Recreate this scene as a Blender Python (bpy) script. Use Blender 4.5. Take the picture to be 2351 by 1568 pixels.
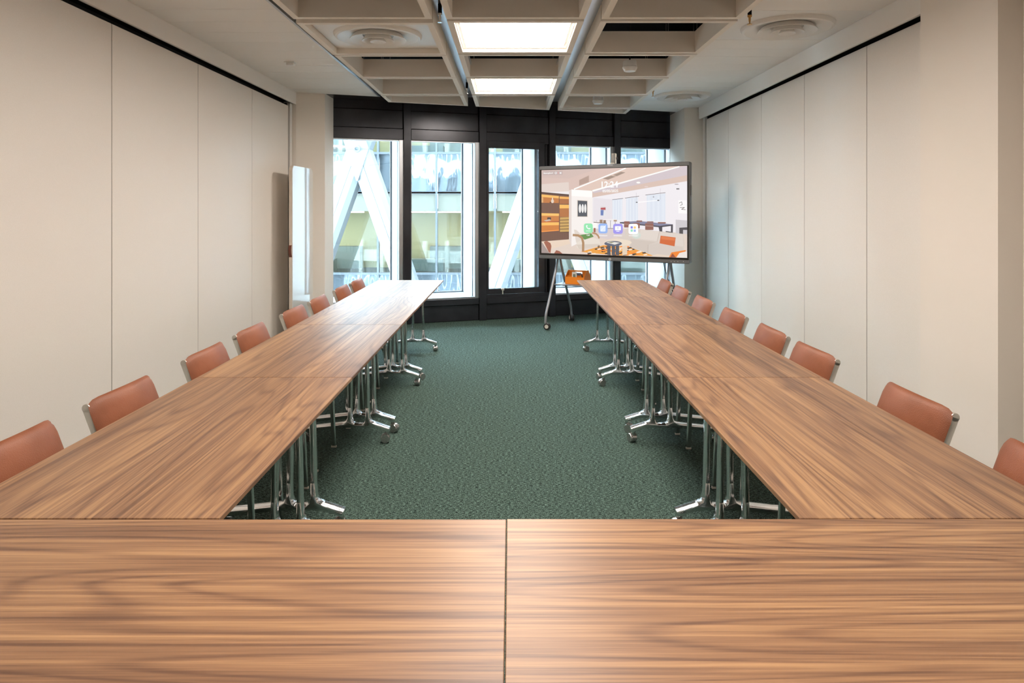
import bpy, bmesh, math, random
import numpy as np
from mathutils import Vector, Matrix
random.seed(7)
S = bpy.context.scene
for o in list(bpy.data.objects):
    bpy.data.objects.remove(o)
COL = S.collection

# ------------------------------------------------------------------ camera
F = 1567.0            # focal length in pixels of the 2351 px wide frame
VX, VY = 1172.0, 480.0
CAM_H = 1.5
cd = bpy.data.cameras.new('camera')
cam = bpy.data.objects.new('camera', cd)
COL.objects.link(cam)
cam.location = (0, 0, CAM_H)
cam.rotation_euler = (math.pi / 2, 0, 0)
cd.sensor_fit = 'HORIZONTAL'
cd.sensor_width = 36.0
cd.lens = F / 2351.0 * 36.0
cd.shift_x = (1175.5 - VX) / 2351.0
cd.shift_y = (VY - 784.0) / 2351.0
cd.clip_start = 0.02
cd.clip_end = 200
S.camera = cam

# ------------------------------------------------------------------ sky and exposure
W = bpy.data.worlds.new('world')
S.world = W
W.use_nodes = True
bg = W.node_tree.nodes['Background']
bg.inputs[0].default_value = (0.66, 0.88, 1.0, 1)
bg.inputs[1].default_value = 19.0
S.view_settings.view_transform = 'Standard'
S.view_settings.look = 'None'
S.view_settings.gamma = 1
S.view_settings.use_curve_mapping = False
EXPO = 1.36
S.view_settings.exposure = EXPO
PANEL_LIGHT = 12.0

# ------------------------------------------------------------------ helpers
R = math.radians

def srgb(r, g, b):
    def c(v):
        v /= 255.0
        return v / 12.92 if v <= 0.04045 else ((v + 0.055) / 1.055) ** 2.4
    return (c(r), c(g), c(b), 1.0)


def box(bm, x0, x1, y0, y1, z0, z1, bev=0.0, seg=1, mi=0, M=None):
    r = bmesh.ops.create_cube(bm, size=1.0)
    vs = r['verts']
    for v in vs:
        v.co = Vector(((v.co.x + .5) * (x1 - x0) + x0, (v.co.y + .5) * (y1 - y0) + y0, (v.co.z + .5) * (z1 - z0) + z0))
    fs = set(f for v in vs for f in v.link_faces)
    if bev > 0:
        es = list(set(e for v in vs for e in v.link_edges))
        rr = bmesh.ops.bevel(bm, geom=es, offset=bev, segments=seg, affect='EDGES', profile=0.5)
        fs = set(f for f in fs if f.is_valid) | set(rr['faces'])
        vs = list(set(v for f in fs for v in f.verts))
    for f in fs:
        f.material_index = mi
    if M is not None:
        bmesh.ops.transform(bm, matrix=M, verts=vs)
    return vs


def prism(bm, pts, t0, t1, axis='Z', mi=0, bev=0.0, M=None):
    """Extrude the polygon pts (2D) along an axis from t0 to t1."""
    def P(a, b, t):
        return {'Z': (a, b, t), 'X': (t, a, b), 'Y': (a, t, b)}[axis]
    lo = [bm.verts.new(P(a, b, t0)) for a, b in pts]
    hi = [bm.verts.new(P(a, b, t1)) for a, b in pts]
    n = len(pts)
    fs = [bm.faces.new(lo[::-1]), bm.faces.new(hi)]
    for i in range(n):
        j = (i + 1) % n
        fs.append(bm.faces.new((lo[i], lo[j], hi[j], hi[i])))
    bmesh.ops.recalc_face_normals(bm, faces=fs)
    vs = lo + hi
    if bev > 0:
        es = list(set(e for f in fs[:2] for e in f.edges))
        rr = bmesh.ops.bevel(bm, geom=es, offset=bev, segments=2, affect='EDGES', profile=0.5)
        fs = [f for f in fs if f.is_valid] + list(rr['faces'])
        vs = list(set(v for f in fs for v in f.verts))
    for f in fs:
        f.material_index = mi
    if M is not None:
        bmesh.ops.transform(bm, matrix=M, verts=vs)
    return vs


def lathe(bm, prof, n=24, M=None, mi=0, cap=True):
    """prof: (radius, z) list."""
    rings = []
    for r, z in prof:
        rings.append([bm.verts.new((r * math.cos(2 * math.pi * i / n), r * math.sin(2 * math.pi * i / n), z)) for i in range(n)])
    fs = []
    for a, b in zip(rings, rings[1:]):
        for i in range(n):
            j = (i + 1) % n
            fs.append(bm.faces.new((a[i], a[j], b[j], b[i])))
    if cap:
        fs.append(bm.faces.new(rings[0][::-1]))
        fs.append(bm.faces.new(rings[-1]))
        bmesh.ops.recalc_face_normals(bm, faces=fs)
    for f in fs:
        f.material_index = mi
    vs = [v for r in rings for v in r]
    if M is not None:
        bmesh.ops.transform(bm, matrix=M, verts=vs)
    return vs


def sweep(bm, pts, prof, ref=(1, 0, 0), mi=0, M=None):
    """Sweep a closed 2D profile along pts; profile axis a follows ref, b is normal to ref and path."""
    pts = [Vector(p) for p in pts]
    ref = Vector(ref).normalized()
    rings = []
    for i, p in enumerate(pts):
        if i == 0:
            t = pts[1] - p
        elif i == len(pts) - 1:
            t = p - pts[i - 1]
        else:
            t = (pts[i + 1] - p).normalized() + (p - pts[i - 1]).normalized()
        t.normalize()
        a = (ref - t * ref.dot(t))
        if a.length < 1e-4:
            a = Vector((0, 1, 0)) - t * t.y
        a.normalize()
        b = t.cross(a)
        rings.append([bm.verts.new(p + a * u + b * v) for u, v in prof])
    n = len(prof)
    fs = []
    for r0, r1 in zip(rings, rings[1:]):
        for i in range(n):
            j = (i + 1) % n
            fs.append(bm.faces.new((r0[i], r0[j], r1[j], r1[i])))
    fs.append(bm.faces.new(rings[0][::-1]))
    fs.append(bm.faces.new(rings[-1]))
    bmesh.ops.recalc_face_normals(bm, faces=fs)
    for f in fs:
        f.material_index = mi
    vs = [v for r in rings for v in r]
    if M is not None:
        bmesh.ops.transform(bm, matrix=M, verts=vs)
    return vs


def circ(r, n=10):
    return [(r * math.cos(2 * math.pi * i / n), r * math.sin(2 * math.pi * i / n)) for i in range(n)]


def flat(w, t, c=0.002):
    """flat bar profile, w along ref, t across"""
    w, t = w / 2, t / 2
    return [(w - c, -t), (w, -t + c), (w, t - c), (w - c, t), (-w + c, t), (-w, t - c), (-w, -t + c), (-w + c, -t)]


def arc_path(pts, r, seg=6):
    """round the corners of a polyline"""
    pts = [Vector(p) for p in pts]
    out = [pts[0]]
    for a, b, c in zip(pts, pts[1:], pts[2:]):
        d0, d1 = (a - b), (c - b)
        k = min(r, d0.length * .45, d1.length * .45)
        p0, p1 = b + d0.normalized() * k, b + d1.normalized() * k
        for i in range(seg + 1):
            t = i / seg
            out.append(p0 * (1 - t) ** 2 + b * 2 * t * (1 - t) + p1 * t * t)
    out.append(pts[-1])
    return out


def mesh_of(name, bm, mats, smooth=35):
    me = bpy.data.meshes.new(name)
    bm.normal_update()
    bm.to_mesh(me)
    bm.free()
    for m in (mats if isinstance(mats, (list, tuple)) else [mats]):
        me.materials.append(m)
    if smooth:
        me.shade_smooth()
        me.set_sharp_from_angle(angle=R(smooth))
    return me


def obj(name, bm, mats, parent=None, loc=None, rotz=0.0, smooth=35):
    me = bm if isinstance(bm, bpy.types.Mesh) else mesh_of(name, bm, mats, smooth)
    o = bpy.data.objects.new(name, me)
    COL.objects.link(o)
    if parent is not None:
        o.parent = parent
    if loc is not None:
        o.location = loc
    o.rotation_euler.z = rotz
    return o


def tag(o, label=None, cat=None, group=None, kind=None):
    if label:
        o['label'] = label
    if cat:
        o['category'] = cat
    if group:
        o['group'] = group
    if kind:
        o['kind'] = kind
    return o


def thing(name, label, cat, loc=(0, 0, 0), rotz=0.0, group=None):
    o = bpy.data.objects.new(name, None)
    o.empty_display_size = 0.1
    COL.objects.link(o)
    o.location = loc
    o.rotation_euler.z = rotz
    return tag(o, label, cat, group)


def struct(name, bm, mats, smooth=35):
    return tag(obj(name, bm, mats, smooth=smooth), kind='structure')


def copy_tree(o, parent=None):
    c = o.copy()
    COL.objects.link(c)
    c.parent = parent
    for ch in [x for x in bpy.data.objects if x.parent == o]:
        copy_tree(ch, c)
    return c


def new():
    return bmesh.new()


def bx(*a, **k):
    bm = new()
    box(bm, *a, **k)
    return bm


def P(px, py, Y):
    """point on the ray through a pixel at depth Y"""
    return Vector(((px - VX) / F * Y, Y, CAM_H - (py - VY) / F * Y))


# ------------------------------------------------------------------ materials
def mat(name, col, rough=0.5, metal=0.0, spec=0.5, emit=None, estr=0.0, coat=0.0):
    m = bpy.data.materials.new(name)
    m.use_nodes = True
    p = m.node_tree.nodes['Principled BSDF']
    if len(col) == 3:
        col = (*col, 1)
    p.inputs['Base Color'].default_value = col
    p.inputs['Roughness'].default_value = rough
    p.inputs['Metallic'].default_value = metal
    p.inputs['Specular IOR Level'].default_value = spec
    if coat:
        p.inputs['Coat Weight'].default_value = coat
        p.inputs['Coat Roughness'].default_value = 0.03
    if emit:
        p.inputs['Emission Color'].default_value = emit if len(emit) == 4 else (*emit, 1)
        p.inputs['Emission Strength'].default_value = estr
    m.diffuse_color = col
    return m


def nodes(m):
    return m.node_tree.nodes, m.node_tree.links, m.node_tree.nodes['Principled BSDF']


def fine_bump(m, scale, strength, dist=0.002, detail=3, kind='noise', coord='Object'):
    n, l, p = nodes(m)
    tc = n.new('ShaderNodeTexCoord')
    if kind == 'noise':
        t = n.new('ShaderNodeTexNoise')
        t.inputs['Detail'].default_value = detail
        out = t.outputs['Fac']
    else:
        t = n.new('ShaderNodeTexVoronoi')
        out = t.outputs['Distance']
    t.inputs['Scale'].default_value = scale
    l.new(tc.outputs[coord], t.inputs['Vector'])
    b = n.new('ShaderNodeBump')
    b.inputs['Strength'].default_value = strength
    b.inputs['Distance'].default_value = dist
    l.new(out, b.inputs['Height'])
    l.new(b.outputs[0], p.inputs['Normal'])
    return m


def mottled(m, a, b, scale=40, detail=3):
    """a slight colour mottle between two colours"""
    n, l, p = nodes(m)
    tc = n.new('ShaderNodeTexCoord')
    t = n.new('ShaderNodeTexNoise')
    t.inputs['Scale'].default_value = scale
    t.inputs['Detail'].default_value = detail
    l.new(tc.outputs['Object'], t.inputs['Vector'])
    r = n.new('ShaderNodeValToRGB')
    r.color_ramp.elements[0].position = .35
    r.color_ramp.elements[1].position = .65
    r.color_ramp.elements[0].color = a
    r.color_ramp.elements[1].color = b
    l.new(t.outputs['Fac'], r.inputs[0])
    l.new(r.outputs[0], p.inputs['Base Color'])
    return m


def make_wood():
    m = mat('walnut_veneer', (.4, .22, .11), rough=.37, spec=.34)
    n, l, p = nodes(m)
    tc = n.new('ShaderNodeTexCoord')
    oi = n.new('ShaderNodeObjectInfo')
    rnd = n.new('ShaderNodeMath'); rnd.operation = 'MULTIPLY'; rnd.inputs[1].default_value = 37.0
    l.new(oi.outputs['Random'], rnd.inputs[0])
    off = n.new('ShaderNodeCombineXYZ')
    l.new(rnd.outputs[0], off.inputs[0]); l.new(rnd.outputs[0], off.inputs[1]); l.new(rnd.outputs[0], off.inputs[2])
    add = n.new('ShaderNodeVectorMath'); add.operation = 'ADD'
    l.new(tc.outputs['Object'], add.inputs[0]); l.new(off.outputs[0], add.inputs[1])

    def noise(scale, detail, rough=.5, dist=0.0):
        mp = n.new('ShaderNodeMapping')
        mp.inputs['Scale'].default_value = scale
        l.new(add.outputs[0], mp.inputs['Vector'])
        t = n.new('ShaderNodeTexNoise')
        t.inputs['Scale'].default_value = 1.0
        t.inputs['Detail'].default_value = detail
        t.inputs['Roughness'].default_value = rough
        t.inputs['Distortion'].default_value = dist
        l.new(mp.outputs[0], t.inputs['Vector'])
        return t.outputs['Fac']

    def mth(op, a, b=None, c=None):
        t = n.new('ShaderNodeMath'); t.operation = op
        for i, v in enumerate((a, b, c)):
            if v is None:
                continue
            if isinstance(v, (int, float)):
                t.inputs[i].default_value = v
            else:
                l.new(v, t.inputs[i])
        return t.outputs[0]

    contour = noise((.42, 4.6, .6), 1.2, .4, .15)       # its level lines give the cathedral figure
    sx = n.new('ShaderNodeSeparateXYZ'); l.new(add.outputs[0], sx.inputs[0])
    ring = mth('ADD', mth('MULTIPLY', contour, 19.0), mth('MULTIPLY', sx.outputs[1], 12.0))
    sn = mth('SINE', mth('MULTIPLY', ring, 2 * math.pi))
    ringv = mth('POWER', mth('MULTIPLY_ADD', sn, .5, .5), 4.0)
    broad = noise((.22, 7.0, 1.0), 2, .5)
    lines = noise((.9, 95.0, 1.0), 3, .6)
    streak = noise((.28, 24.0, 1.0), 4, .62)                # long tonal streaks
    fibre = noise((7.0, 330.0, 1.0), 2, .6)               # pores
    v = mth('ADD', mth('MULTIPLY', ringv, .17), mth('MULTIPLY_ADD', streak, .85, -.25))
    v = mth('ADD', v, mth('MULTIPLY_ADD', fibre, .34, -.17))
    v = mth('ADD', v, mth('MULTIPLY_ADD', broad, .55, -.12))
    v = mth('ADD', v, mth('MULTIPLY_ADD', lines, .8, -.40))
    r = n.new('ShaderNodeValToRGB')
    cr = r.color_ramp
    cr.elements[0].position = .12; cr.elements[0].color = srgb(170, 133, 97)
    cr.elements[1].position = .95; cr.elements[1].color = srgb(72, 52, 44)
    e = cr.elements.new(.38); e.color = srgb(138, 104, 78)
    e = cr.elements.new(.62); e.color = srgb(106, 78, 61)
    l.new(v, r.inputs[0])
    l.new(r.outputs[0], p.inputs['Base Color'])
    b = n.new('ShaderNodeBump')
    b.inputs['Strength'].default_value = .12
    b.inputs['Distance'].default_value = .0006
    l.new(fibre, b.inputs['Height'])
    l.new(b.outputs[0], p.inputs['Normal'])
    return m


def make_carpet():
    m = mat('green_carpet', (.05, .09, .07), rough=.95, spec=.1)
    n, l, p = nodes(m)
    tc = n.new('ShaderNodeTexCoord')

    def noise(scale, detail=2):
        mp = n.new('ShaderNodeMapping')
        mp.inputs['Scale'].default_value = scale
        l.new(tc.outputs['Object'], mp.inputs['Vector'])
        t = n.new('ShaderNodeTexNoise')
        t.inputs['Scale'].default_value = 1
        t.inputs['Detail'].default_value = detail
        l.new(mp.outputs[0], t.inputs['Vector'])
        return t.outputs['Fac']
    a = noise((58, 230, 1), 2)
    c = noise((240, 240, 1), 1)
    mx = n.new('ShaderNodeMath'); mx.operation = 'MULTIPLY_ADD'; mx.inputs[1].default_value = .55
    l.new(c, mx.inputs[0])
    h = n.new('ShaderNodeMath'); h.operation = 'MULTIPLY'; h.inputs[1].default_value = .55
    l.new(a, h.inputs[0]); l.new(h.outputs[0], mx.inputs[2])
    r = n.new('ShaderNodeValToRGB')
    cr = r.color_ramp
    cr.elements[0].position = .43; cr.elements[0].color = srgb(11, 15, 14)
    cr.elements[1].position = .69; cr.elements[1].color = srgb(122, 148, 137)
    e = cr.elements.new(.55); e.color = srgb(50, 67, 61)
    l.new(mx.outputs[0], r.inputs[0])
    l.new(r.outputs[0], p.inputs['Base Color'])
    b = n.new('ShaderNodeBump')
    b.inputs['Strength'].default_value = .7
    b.inputs['Distance'].default_value = .004
    l.new(mx.outputs[0], b.inputs['Height'])
    l.new(b.outputs[0], p.inputs['Normal'])
    return m


def make_glass(name, tint=(1, 1, 1), ior=1.45, rough=0.0, wob=0.0, wscale=1.0):
    m = bpy.data.materials.new(name)
    m.use_nodes = True
    n, l = m.node_tree.nodes, m.node_tree.links
    n.remove(n['Principled BSDF'])
    tr = n.new('ShaderNodeBsdfTransparent'); tr.inputs[0].default_value = (*tint, 1)
    gl = n.new('ShaderNodeBsdfGlossy'); gl.inputs['Roughness'].default_value = rough
    fr = n.new('ShaderNodeFresnel'); fr.inputs[0].default_value = ior
    mx = n.new('ShaderNodeMixShader')
    l.new(fr.outputs[0], mx.inputs[0]); l.new(tr.outputs[0], mx.inputs[1]); l.new(gl.outputs[0], mx.inputs[2])
    l.new(mx.outputs[0], n['Material Output'].inputs[0])
    if wob:
        tc = n.new('ShaderNodeTexCoord')
        t = n.new('ShaderNodeTexNoise'); t.inputs['Scale'].default_value = wscale; t.inputs['Detail'].default_value = 1
        l.new(tc.outputs['Object'], t.inputs['Vector'])
        b = n.new('ShaderNodeBump'); b.inputs['Strength'].default_value = wob; b.inputs['Distance'].default_value = .05
        l.new(t.outputs['Fac'], b.inputs['Height']); l.new(b.outputs[0], gl.inputs['Normal']); l.new(b.outputs[0], fr.inputs['Normal'])
    return m


def make_leather():
    m = mat('tan_leather', srgb(174, 104, 70), rough=.48, spec=.4)
    mottled(m, srgb(126, 71, 42), srgb(138, 80, 51), 9)
    n, l, p = nodes(m)
    tc = n.new('ShaderNodeTexCoord')
    t = n.new('ShaderNodeTexVoronoi'); t.inputs['Scale'].default_value = 260
    l.new(tc.outputs['Object'], t.inputs['Vector'])
    b = n.new('ShaderNodeBump'); b.inputs['Strength'].default_value = .35; b.inputs['Distance'].default_value = .0012
    l.new(t.outputs['Distance'], b.inputs['Height']); l.new(b.outputs[0], p.inputs['Normal'])
    return m


WOOD = make_wood()
CARPET = make_carpet()
PANEL = mottled(fine_bump(mat('partition_panel', srgb(236, 230, 223), rough=.42, spec=.35), 900, .08), srgb(234, 228, 220), srgb(238, 232, 225), 220)
PAINT = fine_bump(mat('cream_paint', srgb(238, 231, 222), rough=.75, spec=.25), 500, .06)
CEILW = fine_bump(mat('ceiling_tile_white', srgb(240, 236, 230), rough=.6, spec=.3), 700, .05)
FELT = fine_bump(mat('coffer_felt', srgb(238, 231, 221), rough=.9, spec=.1), 700, .15)
WHITEM = mat('white_metal', srgb(232, 230, 226), rough=.38, spec=.5)
BLACK = mat('void_black', (.006, .006, .007), rough=.9, spec=.1)
ALU = mat('aluminium', (.55, .58, .62), rough=.3, metal=1.0)
GREYTRIM = mat('grey_trim', srgb(140, 138, 132), rough=.4, metal=.4)
BRONZE = mottled(mat('black_anodised', (.035, .035, .040), rough=.24, metal=.5, spec=.6), (.029, .031, .038, 1), (.043, .046, .056, 1), 3)
DARKGAP = mat('dark_gasket', (.008, .008, .009), rough=.6)
GLASS = make_glass('window_glass', (.97, .99, 1.0))
CHROME = mat('polished_chrome', (.78, .78, .78), rough=.13, metal=1.0)
SATIN = mat('satin_steel', (.74, .71, .65), rough=.38, metal=.7)
STEEL = mat('brushed_steel', (.46, .46, .45), rough=.25, metal=.9)
RUBBER = mat('dark_rubber', (.02, .02, .02), rough=.5)
GLIDE = mat('pale_plastic', srgb(205, 200, 190), rough=.5)
LEATHER = make_leather()
LEATHER_DK = fine_bump(mat('brown_leather', srgb(112, 62, 46), rough=.5), 300, .3)
BOARD = mat('gloss_whiteboard', srgb(222, 222, 218), rough=.05, spec=.6, coat=.8)
BOARD_EDGE = mat('board_edge', srgb(226, 214, 200), rough=.5)
TVGREY = mat('display_housing', (.15, .155, .16), rough=.4, metal=.3)
TVBLACK = mat('display_black', (.012, .011, .010), rough=.2)
STANDGREY = mat('stand_grey_metal', (.30, .31, .33), rough=.38, metal=.6)
ORANGE = fine_bump(mat('orange_board', srgb(228, 130, 22), rough=.55), 400, .1)
BRASS = mat('brass', (.55, .32, .12), rough=.3, metal=1.0)
LAMP = mat('lamp_diffuser', (.9, .9, .9), rough=.6, emit=(1.0, .885, .785), estr=PANEL_LIGHT)
EXT_WHITE = mat('exterior_white_steel', srgb(126, 129, 131), rough=.4)
EXT_LATTICE = mat('lattice_white_steel', srgb(120, 121, 124), rough=.45)
EXT_GREY = mat('exterior_grey_frame', srgb(100, 104, 109), rough=.4)

# ------------------------------------------------------------------ dimensions
FC_Z = 2.88                      # flat ceiling
CO_Z = 2.81                      # underside of the coffers
WA, WB = 9.35, 0.335             # window wall: Y = WA + WB*X
TH = math.atan(WB)
XL, XR = -2.59, 2.63             # folding wall planes
BLX, BRX = -2.535, 2.554         # bulkhead faces
CE_A = 8.92                      # ceiling edge: Y = CE_A + WB*X
BACK = -2.6


def wy(X, a=WA):
    return a + WB * X


# ------------------------------------------------------------------ floor, slab, back wall
bm = new()
prism(bm, [(-2.9, BACK), (2.95, BACK), (2.95, wy(2.95) + .1), (-2.9, wy(-2.9) + .1)], -.12, 0)
struct('floor', bm, CARPET, smooth=0)
bm = new()
prism(bm, [(-2.95, BACK - .1), (3.0, BACK - .1), (3.0, wy(3.0) + .2), (-2.95, wy(-2.95) + .2)], 3.36, 3.5)
ceiling = struct('ceiling', bm, BLACK, smooth=0)
struct('wall_back', bx(-2.9, 2.95, BACK - .12, BACK, 0, 3.36), PAINT, smooth=0)

# ------------------------------------------------------------------ side walls with folding panels
def folding_wall(side, X, joints, y_end, jamb_end, top=2.705):
    s = -1 if side == 'left' else 1
    bm = new()
    xa, xb = sorted((X + s * .09, X + s * .20))
    box(bm, xa, xb, BACK, wy(X) + (.0 if s < 0 else .0), 0, 3.36)
    w = struct('wall_' + side, bm, DARKGAP, smooth=0)
    ys = [BACK + .01] + joints + [y_end]
    for a, b in zip(ys, ys[1:]):
        xa, xb = sorted((X, X + s * .085))
        p = obj('wall_panel', bx(xa, xb, a + .004, b - .004, .015, top, bev=.003), PANEL, w, smooth=0)
        for yy in (a + .0045, b - .0045):
            xa, xb = sorted((X + s * .003, X + s * .02))
            obj('edge_profile', bx(xa, xb, yy - .0035, yy + .0035, .02, top - .002), GREYTRIM, p, smooth=0)
    # jamb at the window end
    xa, xb = sorted((X + s * .02, X + s * .09))
    obj('jamb_gasket', bx(xa, xb, y_end, y_end + .03, .0, 2.74), DARKGAP, w, smooth=0)
    xa, xb = sorted((X - s * .012, X + s * .09))
    obj('jamb', bx(xa, xb, y_end + .03, jamb_end, 0, 2.74, bev=.003), WHITEM, w, smooth=0)
    return w


wl = folding_wall('left', XL, [-.46, .76, 1.98, 3.215, 4.436, 5.66, 6.844], 7.955, 8.06)
wr = folding_wall('right', XR, [-1.4, -.33, .74, 1.82, 2.89, 3.96, 5.04, 6.11, 7.155, 8.24], 9.165, 9.29)

# bulkheads over the folding walls, with the track rail under them
for n, X, F_, y1 in ((1, XL, BLX, 8.09), (2, XR, BRX, 9.26)):
    s = -1 if X < 0 else 1
    zb = 2.738 if s < 0 else 2.716
    xa, xb = sorted((F_, F_ + s * .022))
    bm = new()
    box(bm, xa, xb, BACK, y1, zb, 3.36, bev=.002)
    t = struct('trim_%d' % n, bm, CEILW, smooth=0)
    xa, xb = sorted((F_ + s * .022, F_ + s * .040))
    obj('track_rail', bx(xa, xb, BACK, y1, zb + .006, zb + .06), GREYTRIM, t, smooth=0)
    xa, xb = sorted((F_ + s * .040, X + s * .09))
    obj('track_recess', bx(xa, xb, BACK, y1, zb + .03, zb + .1), BLACK, t, smooth=0)

# columns beside the window wall and the pillar on the right
bm = new()
prism(bm, [(-2.72, 8.055), (-2.535, 8.075), (-2.23, 8.20), (-2.23, wy(-2.23) - .01), (-2.72, wy(-2.72) - .01)], 0, FC_Z + .3)
struct('wall_column_window_left', bm, PAINT, smooth=0)
bm = new()
prism(bm, [(2.37, 9.30), (2.76, 9.30), (2.76, wy(2.76) - .01), (2.37, wy(2.37) - .01)], 0, FC_Z + .3)
struct('wall_column_window_right', bm, PAINT, smooth=0)
bm = new()
box(bm, 2.50, 2.80, 3.50, 4.162, 0, FC_Z + .3)
struct('wall_pillar_right', bm, PAINT, smooth=0)

# ------------------------------------------------------------------ flat ceiling strips
def ceiling_strip(x0, x1, holes, pitch=.3105, y_start=3.78):
    """planks across a side strip; holes are (y0, y1) taken by air diffuser plates"""
    e0, e1 = wy(x0, CE_A), wy(x1, CE_A)
    obj('ceiling_panel', bx(x0, x1, BACK, y_start - .002, FC_Z, FC_Z + .03), CEILW, ceiling, smooth=0)
    y = y_start
    cache = {}
    stops = sorted(holes)
    while y < max(e0, e1):
        y2 = y + pitch
        for h0, h1 in stops:
            if y < h0 < y2 + .08:
                y2 = h0
            if h0 - .001 <= y < h1:
                y = h1
                y2 = y + pitch
        a, b = y + .0015, y2 - .0015
        pts = [(x0, a), (x1, a), (x1, b), (x0, b)]
        # clip by the slanted edge  Y <= CE_A + WB*X
        out = []
        for i in range(4):
            p, q = pts[i], pts[(i + 1) % 4]
            dp, dq = wy(p[0], CE_A) - p[1], wy(q[0], CE_A) - q[1]
            if dp >= 0:
                out.append(p)
            if dp * dq < 0:
                t = dp / (dp - dq)
                out.append((p[0] + (q[0] - p[0]) * t, p[1] + (q[1] - p[1]) * t))
        if len(out) >= 3:
            bm = new()
            prism(bm, out, FC_Z, FC_Z + .025, bev=.0)
            obj('ceiling_tile', bm, CEILW, ceiling, smooth=0)
        y = y2


RIGHT_HOLES = [(4.745, 5.565), (7.89, 8.715)]
ceiling_strip(BLX, -1.615, [])
ceiling_strip(1.625, BRX, RIGHT_HOLES)
# aluminium edge angles along the strips and dark soffit to the window wall
for x0, x1 in ((-1.615, -1.595), (1.605, 1.625)):
    obj('edge_angle', bx(x0, x1, BACK, wy(x0, CE_A) - .01, FC_Z - .004, FC_Z + .07), ALU, ceiling, smooth=0)
bm = new()
for x0, x1 in ((-2.235, -1.60), (-1.60, 1.61), (1.61, 2.375)):
    z = FC_Z + .01 if abs(x0) > 1.605 or x0 < -2 else FC_Z + .05
    prism(bm, [(x0, wy(x0, CE_A) + .004), (x1, wy(x1, CE_A) + .004), (x1, wy(x1) - .01), (x0, wy(x0) - .01)], z, z + .06)
obj('window_soffit', bm, BRONZE, ceiling, smooth=0)
# metal service channels seen in the gaps between the coffer columns
for x0, x1 in ((-.60, -.385), (.455, .69)):
    obj('service_channel', bx(x0, x1, 1.5, wy(x0, CE_A) - .02, 2.925, 2.945), ALU, ceiling, smooth=0)

# ------------------------------------------------------------------ coffers
CW = .955
CX = (-1.018, .035, 1.107)
CY0, CP, CL = 4.76, 1.035, .982
CUT = 8.865


def offset_quad(q, t):
    n = len(q)
    out = []
    for i in range(n):
        p0, p1, p2 = Vector(q[i - 1]), Vector(q[i]), Vector(q[(i + 1) % n])
        d0, d1 = (p1 - p0).normalized(), (p2 - p1).normalized()
        n0, n1 = Vector((-d0.y, d0.x)), Vector((-d1.y, d1.x))
        k = t / (1 + n0.dot(n1))
        out.append(tuple(p1 + (n0 + n1) * k))
    return out


def coffer(q, label, top=CO_Z + .175, dz=0.0):
    c = sum((Vector((p[0], p[1], 0)) for p in q), Vector()) / 4
    z0 = CO_Z + dz
    t = thing('ceiling_coffer', label, 'ceiling coffer', (c.x, c.y, z0), group='open beige coffers under the dark void')
    q = [(p[0] - c.x, p[1] - c.y) for p in q]
    inn = offset_quad(q, .045)
    for i in range(4):
        j = (i + 1) % 4
        bm = new()
        prism(bm, [q[i], q[j], inn[j], inn[i]], 0, top - CO_Z)
        obj('side_board', bm, FELT, t, smooth=0)
    for i in range(4):
        a = Vector(q[i]) * .5 + Vector(inn[i]) * .5
        bm = new()
        lathe(bm, [(.004, top - CO_Z - .01), (.004, 3.36 - z0)], 6, Matrix.Translation((a.x, a.y, 0)))
        obj('hanger_rod', bm, BLACK if False else GREYTRIM, t)
    return t


COF_LABEL = {
    (0, -1): 'open beige coffer next to the coffer with the round air diffuser, away from the windows',
    (0, 0): 'beige coffer framing the white plate of a round air diffuser',
    (0, 1): 'open beige coffer between the diffuser coffer and the coffers toward the windows',
    (0, 2): 'open beige coffer beside the light panel closer to the windows',
    (0, 3): 'slant-ended open beige coffer above the table row ending away from the display',
    (1, -1): 'open beige middle coffer before the first glowing light panel',
    (1, 0): 'beige middle coffer framing the larger glowing light panel',
    (1, 1): 'open beige middle coffer between two glowing light panels',
    (1, 2): 'beige middle coffer framing the glowing light panel closer to the windows',
    (1, 3): 'slant-ended beige middle coffer between light panel and black windows',
    (2, -1): 'open beige coffer on the display side, farthest from the windows',
    (2, 0): 'open beige coffer showing the widest black void and a thin cable',
    (2, 1): 'open beige coffer with smoke detector hanging in it, away from the windows',
    (2, 2): 'open beige coffer between the two coffers with smoke detectors',
    (2, 3): 'open beige coffer with smoke detector hanging in it, by the windows',
    (2, 4): 'narrow slanted beige coffer edge above the display, touching the dark soffit',
}
DZ = {(0, 0): -.012, (0, 1): -.006}
for ci, cx in enumerate(CX):
    for k in range(-5, 5):
        y0 = CY0 + CP * k
        y1 = y0 + CL
        x0, x1 = cx - CW / 2, cx + CW / 2
        ya, yb = wy(x0, CUT), wy(x1, CUT)
        if ci < 2 and k == 4:
            continue
        if y1 > ya or (ci < 2 and k == 3):
            q = [(x0, y0), (x1, y0), (x1, yb), (x0, ya)]
        else:
            q = [(x0, y0), (x1, y0), (x1, y1), (x0, y1)]
        if k < -1 and not (ci == 1 and k in (-4, -2)):
            continue
        lab = COF_LABEL.get((ci, k), 'beige middle coffer framing an added light panel ' + ('over the front tables' if k == -2 else 'near the back wall'))
        coffer(q, lab, dz=DZ.get((ci, k), 0))

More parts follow.
